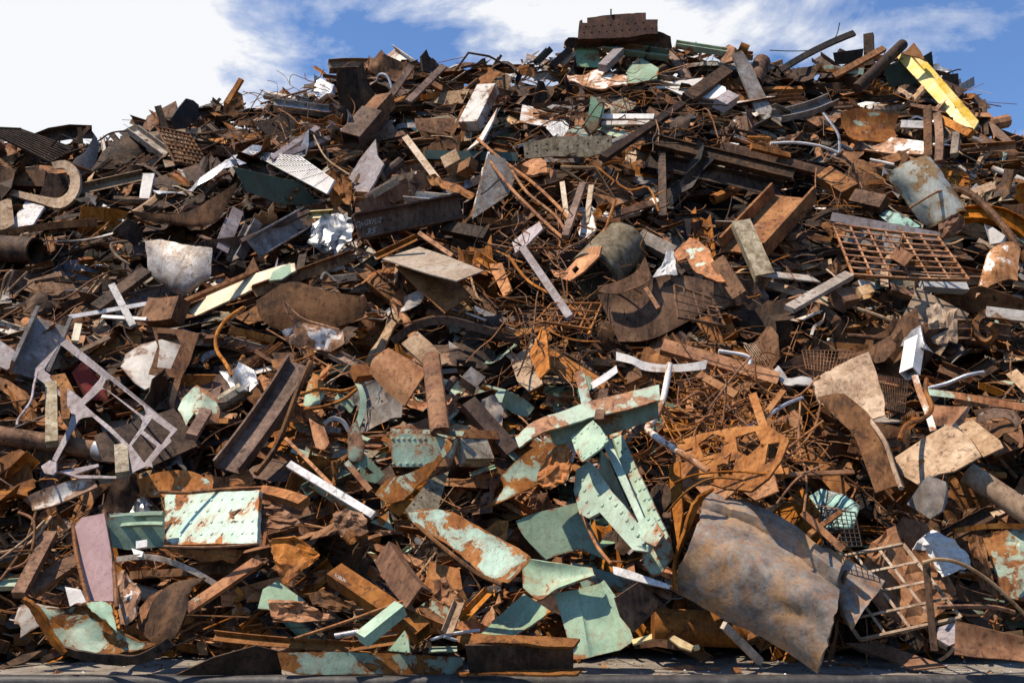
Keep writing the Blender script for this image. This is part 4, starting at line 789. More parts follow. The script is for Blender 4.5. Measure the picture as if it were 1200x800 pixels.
Pl('tan_extension','plate','tan plate continuing right of the holed plate',[(1122,500),(1138,490),(1172,516),(1176,524),(1152,535),(1138,514)],'U','tan',o=2.8,tint=.5)
R('white_strap','strap','bent rust and white strap standing above holed plate',[(1072,440),(1078,460),(1086,480),(1094,505)],3.2,'white_peel',o=3.0,flat=2,lm='bent white strap')
R('rust_strap','strap','thin rust strap twisting beside the bent white strap',[(1086,444),(1085,458),(1092,478),(1082,490),(1062,498),(1054,515)],2.4,'rust',o=3.2)
Pl('blue_sheet','sheet','glossy blue-black sheet below the holed tan plate',[(1062,590),(1076,572),(1088,556),(1108,564),(1110,574),(1106,600),(1090,608)],'L','grey',o=3.0,cr=3,tint=.0,lm='glossy blue sheet')
B('tan_pipe','pipe','tan streaked pipe sloping down at the right margin','O',1134,554,1212,606,28,28,'tan',o=2.9,tint=.3,lm='tan streaked pipe')
R('mint_flange','beam','rust and mint beam edge lying level at right',[(1086,459),(1120,463),(1160,470),(1205,478)],3.4,'mint_rust',o=2.6,flat=5,lm='rust mint beam edge')
Pl('mint_panel','panel','dark mint panel with black cracks under beam edge',[(1090,474),(1138,476),(1126,502),(1108,498),(1092,500)],'F','mint_rust',o=1.7)
L('cream_ring','ring','cream half ring lying at the right margin',[[(1142,494,0),(1150,482,4),(1170,478,5),(1190,483,4),(1198,496,0)],[(1154,496,0),(1160,491,2),(1172,489,2),(1184,492,2),(1190,500,0)]],'white_peel',o=2.4,th=3,cr=.6,lm='cream half ring')
R('grey_conduit','pipe','pale grey conduit curving above rust mint beam edge',[(1087,455),(1110,449),(1132,440),(1153,436)],2.2,'silver',o=2.6)
Pl('glass_panel','panel','cracked green glass panel right of the orange tangle',[(945,582),(962,572),(990,580),(1008,592),(1000,618),(965,620),(950,606)],'U','tealglass',o=2.0,cr=2,lm='cracked green glass')
B('rust_bar','bar','rust bar lying level above cracked green glass','B',918,556,1000,553,5,4,'orange',o=2.7)
GR('wire_mesh','mesh','black chain mesh hanging over cracked green glass',[(950,595),(1002,600),(1010,640),(960,640)],9,8,.6,'black',o=2.6,lm='black chain mesh')
B('cross_bracket','bracket','orange crossed bracket left of the chain mesh','B',940,600,988,644,8,4,'rust',o=2.9,lm='crossed bracket')
B('cross_bracket','bracket','shorter orange arm crossing the crossed bracket','B',948,626,985,600,6,4,'rust',o=2.8)
Pl('rust_wall','plate','large red-brown plate behind the big roll top',[(905,600),(940,570),(960,600),(962,640),(940,640),(900,620)],'L','rust',o=1.9,tint=.4)
# ---- lower right
L('orange_sheet','sheet','wide orange crumpled sheet behind the square bar grate',[[(1018,640,0),(1040,620,2),(1060,606,4),(1086,612,0)],[(1012,672,0),(1040,655,3),(1070,650,0),(1100,655,3)],[(1020,700,2),(1050,695,0),(1080,690,4),(1120,690,0)],[(1040,728,0),(1062,735,2),(1090,728,0),(1122,700,0)]],'orange',o=.9,cr=4,th=1.2,tint=.3,lm='orange crumpled sheet')
L('white_torn','sheet','white torn sheet standing above the orange crumple',[[(1070,643,0),(1078,632,3),(1092,620,3)],[(1086,645,0),(1098,640,4),(1118,632,3)],[(1098,668,0),(1112,664,3),(1135,650,0)],[(1104,676,0),(1122,668,0),(1138,664,0)]],'white_clean',o=1.6,cr=3,th=1,lm='white torn sheet')
GR('cream_grate','grate','tan square bar grate leaning at lower right',[(945,660),(1058,637),(1126,723),(1008,749)],4,4,1.6,'tan',o=1.9,flatbar=1.2,lm='square bar grate',n=(-.1,-.9,.42))
B('dark_post','post','dark notched upright post in front of square bar grate','B',1095,762,1085,658,8,5,'dark',o=(1.7,2.6),tint=.9,lm='notched upright post')
R('arched_rod','rod','tan arched rod springing right from notched upright post',[(1081,659),(1102,655),(1130,662),(1165,685),(1203,722)],2.0,'tan',o=2.7,lm='tan arched rod')
R('flat_rod','rod','rust rod lying level right of the square bar grate',[(1096,711),(1130,710),(1165,711),(1188,717)],2.4,'rust',o=2.3)
L('rusty_girder','girder','dark red rusty girder lying at lower right corner',[[(1120,727,2),(1150,734,2),(1180,742,2),(1210,748,2)],[(1119,750,-4),(1150,752,-4),(1180,757,-4),(1210,764,-4)],[(1119,766,0),(1150,770,0),(1180,772,0),(1210,776,0)]],'rust',o=2.6,th=2,tint=.15,lm='rusty corner girder')
Pl('lavender_sheet','sheet','lavender flat sheet on the ground behind notched post',[(1098,735),(1120,728),(1122,752),(1112,756),(1098,748)],'U','lavender',o=1.9,tint=.4)
L('mint_tank','tank','mint riveted tank shell at the right margin',[[(1168,622,2),(1185,619,4),(1210,620,4)],[(1150,628,0),(1180,640,4),(1210,640,6)],[(1166,670,0),(1185,672,4),(1210,670,6)],[(1172,696,0),(1190,702,2),(1210,705,4)]],'mint_peel',o=2.2,cr=1.5,th=2,tint=.35,lm='mint tank shell')
R('riveted_rim','','',[(1118,622),(1150,617),(1180,616),(1210,617)],2.6,'rust',o=2.7) if False else None
R('studded_strip','strip','rust studded rim along the mint tank shell top',[(1118,622),(1150,617),(1180,616),(1210,617)],2.6,'rust',o=2.9,flat=3)
L('rust_crumple','sheet','dark crumpled column left of the mint tank shell',[[(1134,630,0),(1144,626,3),(1152,630,0)],[(1140,660,2),(1150,660,4),(1160,664,0)],[(1150,690,0),(1160,694,4),(1170,700,0)]],'brown',o=2.0,cr=4,tint=.5)
# the big roll
A = []
def roll_rows():
    rows=[]
    T=[(826,577),(850,584),(885,597),(925,615),(955,635),(988,664)]
    Bt=[(790,690),(815,703),(850,722),(890,744),(928,766),(962,784)]
    for q,((tx,ty),(bx,by)) in enumerate(zip(T,Bt)):
        r=[]; t=q/5
        for k in range(13):
            a=k/12; x=tx+(bx-tx)*a; y=ty+(by-ty)*a
            out=52*math.sin(math.pi*(.10+.88*a))**.8
            out-=27*math.exp(-((a-.19-.04*t)/.085)**2)*(.6+.5*t)
            out+=4*math.exp(-((a-.42)/.15)**2)*math.sin(3*t+.5)
            out-=6*math.exp(-((a-.68)/.1)**2)*math.exp(-((t-.75)/.25)**2)
            r.append((x+3*math.sin(5*a+q),y+2*math.sin(4*a+2*q),out))
        rows.append(r)
    return rows
rl=L('sheet_roll','roll','huge crushed grey roll of sheet steel on the ground',roll_rows(),'roll',o=1.7,th=3,cr=1.6,su=6,sv=2,lin=False,slope=.5,at=(880,690),tint=.45,lm='huge crushed roll')
L('folded_flap','','',[[(900,604,20),(952,630,22),(1000,658,22),(1037,680,20)],[(920,622,22),(960,650,26),(996,676,28),(1027,696,26)],[(945,645,24),(970,672,30),(992,704,34),(1014,712,32)],[(975,690,24),(982,704,28),(990,722,34),(998,738,36)]],'roll',parent=rl,o=1.5,th=2,cr=.8,at=(880,690),tint=.8,slope=.5,lin=False)
L('inner_end','','',[[(990,668,30),(985,700,20),(978,740,10),(968,782,8)],[(975,690,0),(978,720,-6),(978,750,-6),(974,770,0)]],'brown',parent=rl,o=1.7,th=2,cr=3,at=(880,690),tint=.2,slope=.1)
L('rust_rim','','',[[(838,572,0),(822,590,0),(808,622,0),(795,655,0),(789,688,0)],[(822,580,8),(810,598,8),(800,630,8),(792,660,8),(795,692,8)]],'orange',parent=rl,o=1.7,th=3,cr=1,at=(880,690),tint=.4,slope=.3)
B('rust_cylinder','pipe','red-brown rusty cylinder lying behind the huge crushed roll','R',765,733,872,738,42,40,'rust',o=(1.2,.9),tint=.25,lm='red-brown cylinder')
B('wood_stick','stick','short wooden stick leaning on ground before the roll','B',848,732,891,775,9,6,'wood',o=(2.4,1.0),tint=.9)
L('bone_stick','stick','pale splintered stick lying above the dark square plate',[[(718,663,0),(735,667,2),(760,676,0),(786,685,0)],[(719,672,0),(735,677,2),(762,684,0),(784,689,0)]],'greywood',o=2.5,th=3,tint=1.)
fb_=Pl('foam_board','board','dark board with torn yellow foam edges on the ground',[(741,752),(765,748),(786,749),(804,757),(798,762),(770,757),(744,760)],'F','brown',o=2.0,th=2,lm='yellow foam board',tint=.2)
Pl('foam_edge','','',[(740,749),(764,742),(764,748),(742,754)],'G','foam',parent=fb_,o=2.3,th=2)
Pl('foam_edge','','',[(783,747),(790,744),(813,756),(810,762),(796,757)],'G','foam',parent=fb_,o=2.3,th=2)
B('foam_chunk','chunk','small crumb of yellow foam right of the foam board','B',813,759,819,758,5,5,'foam',o=2)
Pl('ground_plate','plate','ragged flat rust plate lying alone near the kerb',[(750,788),(775,783),(806,778),(820,782),(842,781),(843,788)],'F','rust',o=.25,th=2,rag=.5,tint=.15,lm='ragged kerb plate')
B('small_block','block','tiny rust cube on the ground right of kerb plate','B',859,786,868,786,7,7,'rust',o=.3)
Pl('flat_bar','bar','flat orange bar lying on the ground at lower right',[(990,753),(1030,752),(1110,780),(1072,784)],'G','orange',o=1.0,th=1.5,tint=.0,lm='orange ground bar')
R('steel_rod','rod','thin rod lying on ground below the roll end',[(980,778),(995,778),(1008,784)],1.2,'brown',o=.6)
# ---- lower centre
fa=L('mint_fold','sheet','pale mint folded sheet lying above the corrugated one',[[(612,653,0),(640,658,0),(670,662,0),(694,665,0)],[(612,664,-2),(640,672,-6),(668,676,-4),(696,672,2)],[(613,688,0),(632,702,0),(655,688,2),(698,673,4)]],'mint_clean',o=2.9,th=2,tint=.75,lm='mint folded sheet')
fb=L('mint_corrugated','sheet','mint two-fold sheet standing on the ground at lower centre',[[(650,696,0),(660,693,0),(676,690,0),(678,690,-4),(700,684,-4),(704,682,0),(708,679,0)],[(660,730,0),(672,730,0),(684,728,0),(688,726,-4),(712,716,-4),(716,714,0),(728,710,0)],[(672,772,0),(680,772,0),(690,770,0),(697,768,-4),(722,762,-4),(728,760,0),(743,750,0)]],'mint_clean',o=2.0,th=1.6,su=3,sv=2,tint=.75,lm='mint two-fold sheet')
Pl('mint_square','plate','mint flat plate leaning left of the two-fold sheet',[(560,746),(586,720),(614,695),(646,716),(620,734),(604,744)],'L','mint_clean',o=2.2,tint=.4,lm='mint leaning plate')
Pl('dark_square','plate','dark brown square plate right of the two-fold sheet',[(721,700),(748,682),(772,706),(768,716),(743,740),(728,722)],'R','brown',o=2.6,th=2,tint=.3,lm='dark square plate')
L('mint_curved','sheet','large dull mint curved sheet behind the folded sheet',[[(604,610,4),(630,600,4),(655,594,3),(678,588,0)],[(615,630,0),(645,622,0),(670,618,0),(692,616,0)],[(640,655,-4),(662,648,-4),(684,645,-3),(714,658,0)]],'mint_clean',o=1.8,th=2,tint=.2,lm='dull mint curved sheet')
R('rust_edge_strip','strip','thin rusty edge strip along the dull curved sheet',[(676,586),(688,615),(700,640),(716,660)],1.8,'rust',o=2.3)
ps=L('peeled_girder','girder','long riveted sheet peeling mint white and orange at lower centre',[[(478,600,3),(500,596,3),(530,600,3),(570,622,3),(600,638,2),(622,652,0)],[(484,612,0),(508,612,0),(540,622,0),(570,640,0),(596,655,0),(616,662,0)],[(494,622,-3),(515,632,-3),(540,650,-3),(560,668,-2),(582,680,0),(596,682,0)]],'mint_peel',o=2.8,th=2,cr=1,tint=.9,lm='long peeling sheet')
R('rivet_edge','','',[(480,606),(500,625),(530,650),(560,672),(588,684)],2.4,'brown',parent=ps,o=3.0)
B('box_beam','box section','rust brown box section with chalk scribble at lower centre','Q',392,672,496,742,24,18,'rust',roll=20,o=(2.6,2.4),tint=.25,lm='scribbled box section')
B('mint_box_beam','box section','bright mint box section lying on ground at lower centre','B',424,749,470,712,17,15,'mint_clean',roll=30,o=(3.2,3.0),tint=.85,lm='mint box section')
R('long_rod','rod','long thin rust rod under the mint box section',[(345,748),(400,730),(450,712),(491,698)],1.8,'rust',o=2.8,lm='long thin rust rod')
B('bent_channel','channel','dark rust bent channel standing at lower centre','C',452,648,490,702,30,14,'rust',roll=150,o=2.9,t=3,tint=.0,bend=2,lm='bent rust channel')
Pl('rivet_scrap','plate','small bright green riveted scrap by the mint box',[(455,762),(474,738),(478,745),(480,764)],'L','mint_clean',o=2.9,riv=[(472,744,476,762,3),(460,762,466,762,2)],rr=1.8,tint=.1)
B('ground_rail','bar','long rusty rail bar lying along the ground','L',250,744,420,757,10,8,'rust',roll=20,o=(2.3,2.3),bend=2,tint=.1,lm='rusty ground rail')
B('ground_rail','bar','right half of the rusty rail bending toward mint box','L',412,757,470,748,9,8,'rust',roll=20,o=2.3,tint=.1)
fp=Pl('painted_panel','panel','low panel of mint cream and rust stripes along the kerb',[(325,764),(400,763),(480,766),(545,770),(540,790),(350,790),(330,784)],'F','mint_peel',o=.7,at=(440,789),th=2,tint=.1,rag=.4,lm='striped kerb panel')
ib=Pl('beam_end','beam','dark rusty beam on ground at lower centre, open end forward',[(545,756),(672,754),(672,786),(550,788)],'D','dark',o=1.2,at=(610,787),th=3,tint=.6,lm='dark beam on ground')
L('top_flange','','',[[(530,746,0),(560,742,4),(600,744,4),(640,745,2),(680,748,0)],[(546,757,8),(570,752,12),(610,753,12),(640,757,8),(672,757,8)]],'rust',parent=ib,o=1.2,at=(610,787),th=3,cr=.8,tint=.1)
L('bottom_flange','','',[[(535,786,0),(580,784,0),(640,784,0),(684,782,0)],[(540,790,14),(580,789,14),(640,790,14),(676,789,14)]],'rust',parent=ib,o=1.2,at=(610,787),th=2,cr=.5,tint=.1)
Pl('mint_panel','panel','mint panel in shadow behind crumpled rust at lower left',[(302,712),(308,690),(325,680),(358,704),(345,712),(318,714)],'S','mint_clean',o=1.7,tint=.5,lm='shadowed mint panel')
for q,m_,lb,lm in [([[(318,632,0),(345,628,4),(368,642,0)],[(320,655,3),(348,652,-2),(375,650,3)],[(332,685,0),(350,672,3),(372,655,0)]],'rust','crumpled rust sheet above the shadowed mint panel','upper rust crumple'),
  ([[(313,702,0),(330,702,4),(352,704,0)],[(318,722,3),(342,715,-2),(366,712,3)],[(322,730,0),(360,728,3),(392,724,0)]],'rust','ragged brown crumple in front of shadowed mint panel','ragged brown crumple'),
  ([[(362,695,0),(378,690,4),(400,702,0)],[(366,708,2),(390,706,-2),(414,704,3)],[(385,716,0),(402,716,3),(420,712,0)]],'brown','dark folded crumple left of the scribbled box section','dark folded crumple'),
  ([[(508,680,0),(522,676,3),(530,690,0)],[(510,700,3),(524,696,-2),(536,695,3)],[(516,708,0),(528,710,3),(545,704,0)]],'orange','orange crumple right of the bent rust channel','orange channel crumple'),
  ([[(268,600,0),(290,592,4),(318,590,0)],[(275,612,3),(300,606,-2),(340,600,3)],[(300,622,0),(320,620,3),(352,612,0)]],'orange','orange torn flap right of pale riveted panel','orange torn flap'),
  ([[(390,602,0),(405,596,3),(425,600,0)],[(394,618,3),(410,612,-2),(430,612,3)],[(402,632,0),(415,628,3),(432,625,0)]],'brown','brown crumple around the dark pipe mouth','pipe mouth crumple'),
  ([[(480,560,0),(470,575,3),(452,592,0)],[(500,565,3),(484,585,-2),(468,606,3)]],'orange','orange torn strip under the twisted riveted strap','orange torn strip')]:
    L('crumpled_sheet','sheet',lb,q,m_,o=2.5,cr=4,th=1.4,lm=lm)
B('pipe_mouth','pipe','dark pipe mouth facing outward at lower centre','O',414,633,408,626,15,15,'brown',o=2.8,lm='dark pipe mouth')
B('angle_bar','angle bar','grey-brown angle bar leaning right at lower centre','L',524,740,538,704,12,8,'tan',roll=30,o=2.6,tint=.2)
B('angle_bar','angle bar','orange angle bar leaning right beside the grey-brown one','L',542,724,574,690,11,8,'orange',roll=30,o=2.5)
for q,lb in [([(505,749),(530,742),(562,738)],'white thin rod on ground left of leaning mint plate'),([(520,745),(540,750),(560,744)],'second white rod crossing near leaning mint plate')]:
    R('white_rod','rod',lb,q,1.7,'white_clean',o=2.3)
B('pale_tube','tube','short pale tube below the long thin rust rod','R',392,745,420,740,7,7,'silver',o=2.7)
Pl('ground_plate','plate','black flat plate on the ground at lower left corner',[(-10,790),(0,780),(28,766),(50,761),(30,775),(5,788)],'G','dark',o=.6)
Pl('ground_plate','plate','dark sloping plate on ground left of painted stripes',[(205,791),(250,770),(300,756),(330,764),(330,790)],'D','dark',o=.7,at=(270,789),tint=.5)
B('white_scrap','scrap','bright white small scrap above the grey strap','B',160,639,173,637,9,6,'white_clean',o=2.3)
Pl('white_scrap','scrap','white folded scrap left of the bright small one',[(154,642),(168,646),(166,652),(158,652)],'L','white_clean',o=2.4,th=2)
L('green_dark_slope','sheet','dark orange flap leaning over the mint curved sheet',[[(240,555,0),(262,560,3),(290,548,0)],[(246,570,2),(266,574,-2),(300,566,3)]],'rust',o=1.8,cr=3)
# chalk marks on the web of the chalked beam
def text_on(parent, s, u0, v0, u1, v1, size, o, m, name='chalk_mark'):
    cu = bpy.data.curves.new(name, 'FONT'); cu.body = s; cu.size = 1; cu.extrude = .004; cu.shear = .25
    tmp = bpy.data.objects.new('tmp', cu); COL.objects.link(tmp); dg = bpy.context.evaluated_depsgraph_get(); me = bpy.data.meshes.new_from_object(tmp.evaluated_get(dg)); bpy.data.objects.remove(tmp)
    hit0, hit1 = None, None
    V = np.array([v.co[:] for v in me.vertices]); W = V[:, 0].max()
    bv = bvh_of([parent])
    out = []
    for x, y, z in V:
        # lie on the web: follow the beam's own surface
        a = x/W; u = u0+(u1-u0)*a-(v1-v0)*0; v = v0+(v1-v0)*a-y*size
        d = ray(u, v); h = bv.ray_cast(Vector(CAM), Vector(d))
        out.append((np.array(h[0])-nrm(d)*(.004+max(z, 0)*.8)) if h[0] is not None else None)
    good = [p for p in out if p is not None]
    if not good: return
    out = [p if p is not None else good[0] for p in out]
    fc = [list(p.vertices) for p in me.polygons]
    fc = [f for f in fc]
    return link_mesh(name, out, fc, m, parent, smooth=False, tint=.7)
def bvh_of(objs):
    V, Fc = [], []
    for o in objs:
        b = len(V); off = o.location+(o.parent.location if o.parent else Vector((0, 0, 0)))
        V += [v.co+off for v in o.data.vertices]; Fc += [[i+b for i in p.vertices] for p in o.data.polygons]
    return BVHTree.FromPolygons(V, Fc)
text_on(hb, 'DJuGKFL/2', 417, 266.5, 447, 260.5, 9.5, 2, 'chalk')
text_on(hb, '35', 428, 275, 441, 272.5, 9, 2, 'chalk')
bxs = [h[0] for h in HEROES if h[0].name.startswith('box_beam') and 'scribble' in h[0]['label']][0]
text_on(bxs, 'K28U6', 392, 675, 405, 682, 6, 2, 'chalk')
# ================================================================== everything that fills the heap between them
heroBVH = bvh_of([o for o in bpy.data.objects if o.type == 'MESH'])
def zone(u, v):
    w = {'brown': 38, 'rust': 17, 'dark': 20, 'tan': 6, 'purple': 5, 'orange': 2, 'grey': 4, 'white': 1.7, 'lavender': .9, 'silver': .8, 'wood': 2, 'mint': .6, 'mottled': 2}
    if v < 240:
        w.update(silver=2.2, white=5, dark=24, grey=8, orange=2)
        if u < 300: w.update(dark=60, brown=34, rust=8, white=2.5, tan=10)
    if u > 620 and v < 170: w.update(mint=4, white_peel=12, white=8, dark=30, white_clean=3)
    if u > 900 and v < 400: w.update(white=5, white_peel=5, tan=14, mint=2)
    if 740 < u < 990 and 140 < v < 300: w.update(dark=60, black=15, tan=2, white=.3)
    if 540 < u < 780 and 180 < v < 420: w.update(rust=26, orange=6, dark=26)
    if 760 < u < 960 and 410 < v < 620: w = {'orange': 40, 'rust': 45, 'brown': 22}
    if v > 440 and 300 < u < 800: w.update(mint=10, mint_rust=10, orange=7, rust=36, brown=22, mint_clean=4)
    if v > 560: w.update(rust=36, orange=7, mint_rust=6, mint=4, tan=6)
    if v > 440 and u > 960: w.update(mint_rust=5, rust=26, orange=8)
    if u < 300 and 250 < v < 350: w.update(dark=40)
    return w
def pick(w):
    t = rnd.random()*sum(w.values())
    for k, x in w.items():
        t -= x
        if t <= 0: return k
    return 'brown'
KW = {'steel_plate': 17, 'steel_beam': 9, 'channel_beam': 12, 'angle_bar': 13, 'flat_bar': 12, 'steel_rod': 19, 'pipe_section': 4, 'crumpled_sheet': 18, 'box_section': 3, 'bent_strip': 17}
CATN = {'steel_plate': 'plate', 'steel_beam': 'beam', 'channel_beam': 'channel', 'angle_bar': 'angle bar', 'flat_bar': 'bar', 'steel_rod': 'rod', 'pipe_section': 'pipe', 'crumpled_sheet': 'sheet', 'box_section': 'box section', 'bent_strip': 'strip'}
VOIDS = [(95, 318, 75, 26), (860, 235, 95, 26), (700, 615, 38, 30), (330, 262, 35, 14), (1140, 430, 50, 18), (900, 640, 20, 10), (500, 395, 60, 12), (1120, 350, 50, 12)]
FILL = []
cam0 = Vector(CAM)
def rdir(kind):
    a = rnd.choice((-1, 1))*abs(rnd.gauss(0, .75)) if kind != 'steel_rod' else rnd.uniform(-1.5, 1.5)
    # axis in the slope's own plane, with some sticking out
    ex = np.array([1.0, 0, 0]); es = np.array([0, .66, .75]); en = np.array([0, -.75, .66])
    d = ex*math.cos(a)+es*math.sin(a)+en*rnd.gauss(0, .22)
    return nrm(d)
def rot_noise(d, s): return nrm(d+np.array([rnd.gauss(0, s) for _ in range(3)]))
def fill_piece(u, v, deep, big=1.0, only=None, force=False):
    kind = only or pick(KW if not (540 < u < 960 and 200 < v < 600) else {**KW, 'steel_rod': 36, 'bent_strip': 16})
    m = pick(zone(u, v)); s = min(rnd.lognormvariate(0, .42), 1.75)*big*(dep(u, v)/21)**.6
    deep -= sum(1.5*math.exp(-(((u-a)/c_)**2+((v-b)/d_)**2)) for a, b, c_, d_ in VOIDS)
    c = P(u, v, 0)
    zc0 = proj(c)[2]
    outn = nrm(CAM-c); c = c-nrm(ray(u, v))*(deep+.85*noise.noise(Vector((u*.014, v*.022, 3)))+.3*noise.noise(Vector((u*.04, v*.06, 8))))
    d = rdir(kind)
    L_ = {'steel_plate': .66, 'steel_beam': 1.15, 'channel_beam': 1.05, 'angle_bar': .95, 'flat_bar': .95, 'steel_rod': 1.25, 'pipe_section': .8, 'crumpled_sheet': .85, 'box_section': .7, 'bent_strip': .9}[kind]*s
    # stay behind the pieces built before
    push = 0
    for t in (-.45, -.2, 0, .2, .45) if not force else ():
        q = c+d*L_*t; dr = q-CAM; h = heroBVH.ray_cast(Vector(CAM), Vector(nrm(dr)))
        if h[0] is not None:
            need = h[3]+.22-np.linalg.norm(dr)
            push = max(push, need)
    if push > 2.6: return
    c = c+nrm(c-CAM)*push
    if c[2] < .12: c[2] = .12
    e = nrm(np.array([0, -.75, .66])+np.array([rnd.gauss(0, .55) for _ in range(3)])); e = nrm(e-d*(e@d))
    S0 = nrm(np.cross(d, e)); K = .32*s
    if kind in ('steel_beam', 'channel_beam', 'angle_bar', 'flat_bar', 'box_section', 'pipe_section'):
        w = rnd.uniform(.11, .33)*(s**.6); n = 2; path = np.array([c-d*L_/2, c+d*L_/2])
        if rnd.random() < .5:
            n = 6; uu = np.linspace(0, 1, n); k = 4*uu*(1-uu); path = np.array([c-d*L_/2+d*L_*x for x in uu])+np.outer(k, (S0*rnd.gauss(0, .07)+e*rnd.gauss(0, .07))*L_)
            tw = rnd.gauss(0, .35)
        else: tw = 0
        S = np.array([S0]*n); B_ = np.array([e]*n); t = rnd.uniform(.010, .022); hol = 0
        if kind == 'steel_beam': pr = sec('I', w, w*.7, t)
        elif kind == 'channel_beam': pr = sec('C', w, w*.45, t)
        elif kind == 'angle_bar': pr = sec('L', w*.6, w*.55, t*.8)
        elif kind == 'flat_bar': pr = sec('B', w*.55, rnd.uniform(.012, .03), t)
        elif kind == 'box_section': pr = sec('B', w, w*rnd.uniform(.5, 1), t); hol = .86
        else: pr = circ(w*.42, 9); hol = .85
        V, Fc = sweep(path, S, B_, pr, rnd.uniform(-.5, .5), tw, hol)
    elif kind in ('steel_rod', 'bent_strip'):
        n = rnd.randint(4, 5); cur = rnd.choice([.05, .12, .3]) if kind == 'steel_rod' else .2
        pts = [c+d*L_*(i/(n-1)-.5)+np.array([rnd.gauss(0, cur*.35*L_) for _ in range(3)])*(1 if 0 < i < n-1 else .6) for i in range(n)]
        path = smooth_path(pts, 4); S, B_ = frames(path, e)
        if kind == 'steel_rod':
            r = rnd.choice([.009, .012, .015, .022]); m = m if m in ('brown', 'rust', 'orange', 'dark', 'tan', 'purple') else 'rust'; pr = circ(r, 6)
        else: pr = sec('B', rnd.uniform(.05, .11), .014, 0)
        V, Fc = sweep(path, S, B_, pr, rnd.uniform(0, 3), rnd.gauss(0, 1.2) if kind == 'bent_strip' else 0)
    elif kind == 'steel_plate':
        L2 = L_*rnd.uniform(.35, 1)*.8; k = rnd.choice([3, 4, 4, 4, 5, 6]); th = rnd.uniform(.014, .04)
        cor = [(-.5, -.5), (.5, -.5), (.5, .5), (-.5, .5)] if k == 4 else [(.55*math.cos(2*math.pi*i/k), .55*math.sin(2*math.pi*i/k)) for i in range(k)]
        cor = [(x+rnd.gauss(0, .1), y+rnd.gauss(0, .1)) for x, y in cor]
        top = [c+d*L_*x+S0*L2*y for x, y in cor]
        V = top+[p-e*th for p in top]; N = k
        Fc = [list(range(N)), [i+N for i in range(N)][::-1]]+[[i, i+N, (i+1) % N+N, (i+1) % N] for i in range(N)]
    else:
        nu, nv = 8, 6; L2 = L_*rnd.uniform(.3, .65); cv = rnd.gauss(0, 1.0); am = rnd.uniform(.03, .13)*L_; fold = rnd.choice((0, 0, 1.2, -1.2, .7)); fa = rnd.uniform(-.25, .25); tp = rnd.uniform(.6, 1.4); sd = rnd.random()*100; W = np.zeros((nu, nv, 3))
        for i in range(nu):
            for j in range(nv):
                a, b = i/(nu-1)-.5, j/(nv-1)-.5
                z = am*noise.noise(Vector((a*3.2, b*3.2, sd)))*2+cv*L2*(b*b-.1)+rnd.gauss(0, .010*L_)+fold*max(0, a-fa)*L_
                W[i, j] = c+d*L_*(a+rnd.gauss(0, .07 if i in (0, nu-1) else .02))+S0*L2*(b*(1+(tp-1)*(a+.5))+rnd.gauss(0, .085 if j in (0, nv-1) else .03))+e*z
        V, Fc = thick(W, rnd.uniform(.012, .024))
    V = np.asarray(V, float); st = max(1, len(V)//16)
    for tr in range(3 if not force else 0):
        need = 0; rel = V-CAM; ds = np.linalg.norm(rel, axis=1)
        for i in range(0, len(V), st):
            h = heroBVH.ray_cast(cam0, Vector(rel[i]/ds[i]))
            if h[0] is not None and h[3] > ds[i]-.02: need = max(need, h[3]-ds[i]+.1)
        if not need: break
        if tr == 2 or need > 2.2: return
        V = V+nrm(c-CAM)*need
    zc_ = (V-CAM)@FW; pv = 400-F*((V-CAM)@UP)/zc_; rv_ = float(np.interp(u, [p[0] for p in RIDGE], [p[1] for p in RIDGE]))
    if pv.min() < rv_-(34 if kind in ('steel_rod', 'flat_bar', 'angle_bar') else 22)-(10 if rnd.random() < .15 else 0): return
    if 680 < u < 1010 and 400-F*((c-CAM)@UP)/((c-CAM)@FW) > 742: return
    FILL.append([kind, m, V, Fc, c, d, L_, rnd.random()])
def inside(u, v, lo=-160, hi=1360): return lo < u < hi
NF = 0
for layer, (cnt, deep, jit, big) in enumerate([(1530, -1.1, .3, 1.7), (2600, -.5, .5, 1.5), (2600, .1, .6, 1.25), (1530, .35, .45, .62)]):
    k = 0
    while k < cnt:
        u = rnd.uniform(-285, 1485)
        rv = float(np.interp(u, [p[0] for p in RIDGE], [p[1] for p in RIDGE]))-6
        # more pieces per pixel towards the ridge, where they are farther off
        v = rv+(760-rv)*rnd.random()**1.22; k += 1
        if layer > 0 and any(((u-a)/c_)**2+((v-b)/d_)**2 < 1 for a, b, c_, d_ in VOIDS) and rnd.random() < .8: continue
        fill_piece(u, v, deep+rnd.uniform(-jit, jit), big)
# small spikes and stubs that break the skyline
for k in range(150):
    u = rnd.uniform(-60, 1260); rv = float(np.interp(u, [p[0] for p in RIDGE], [p[1] for p in RIDGE]))
    fill_piece(u, rv-rnd.uniform(-4, 10), rnd.uniform(-.1, .4), .6)
for k in range(900):
    u = rnd.uniform(-100, 1300); rv = float(np.interp(u, [p[0] for p in RIDGE], [p[1] for p in RIDGE])); v = rv+(740-rv)*rnd.random()**1.1
    fill_piece(u, v, rnd.uniform(.3, .8), .9, 'steel_rod')
for a, b, c_, d_, n_ in ((862, 510, 95, 75, 150), (660, 290, 75, 90, 110), (720, 130, 110, 40, 60), (860, 440, 90, 30, 40), (60, 640, 60, 40, 30), (640, 400, 60, 40, 40), (330, 130, 70, 40, 50), (980, 230, 50, 40, 25)):
    for k in range(n_):
        fill_piece(rnd.gauss(a, c_*.5), rnd.gauss(b, d_*.5), rnd.uniform(1.6, 2.9) if a == 862 else rnd.uniform(.9, 2.0), .95, 'steel_rod', True)
# scraps along the foot of the heap
for k in range(130):
    u = rnd.uniform(-100, 1300); fill_piece(u, rnd.uniform(738, 765), rnd.uniform(0, .5), .5)
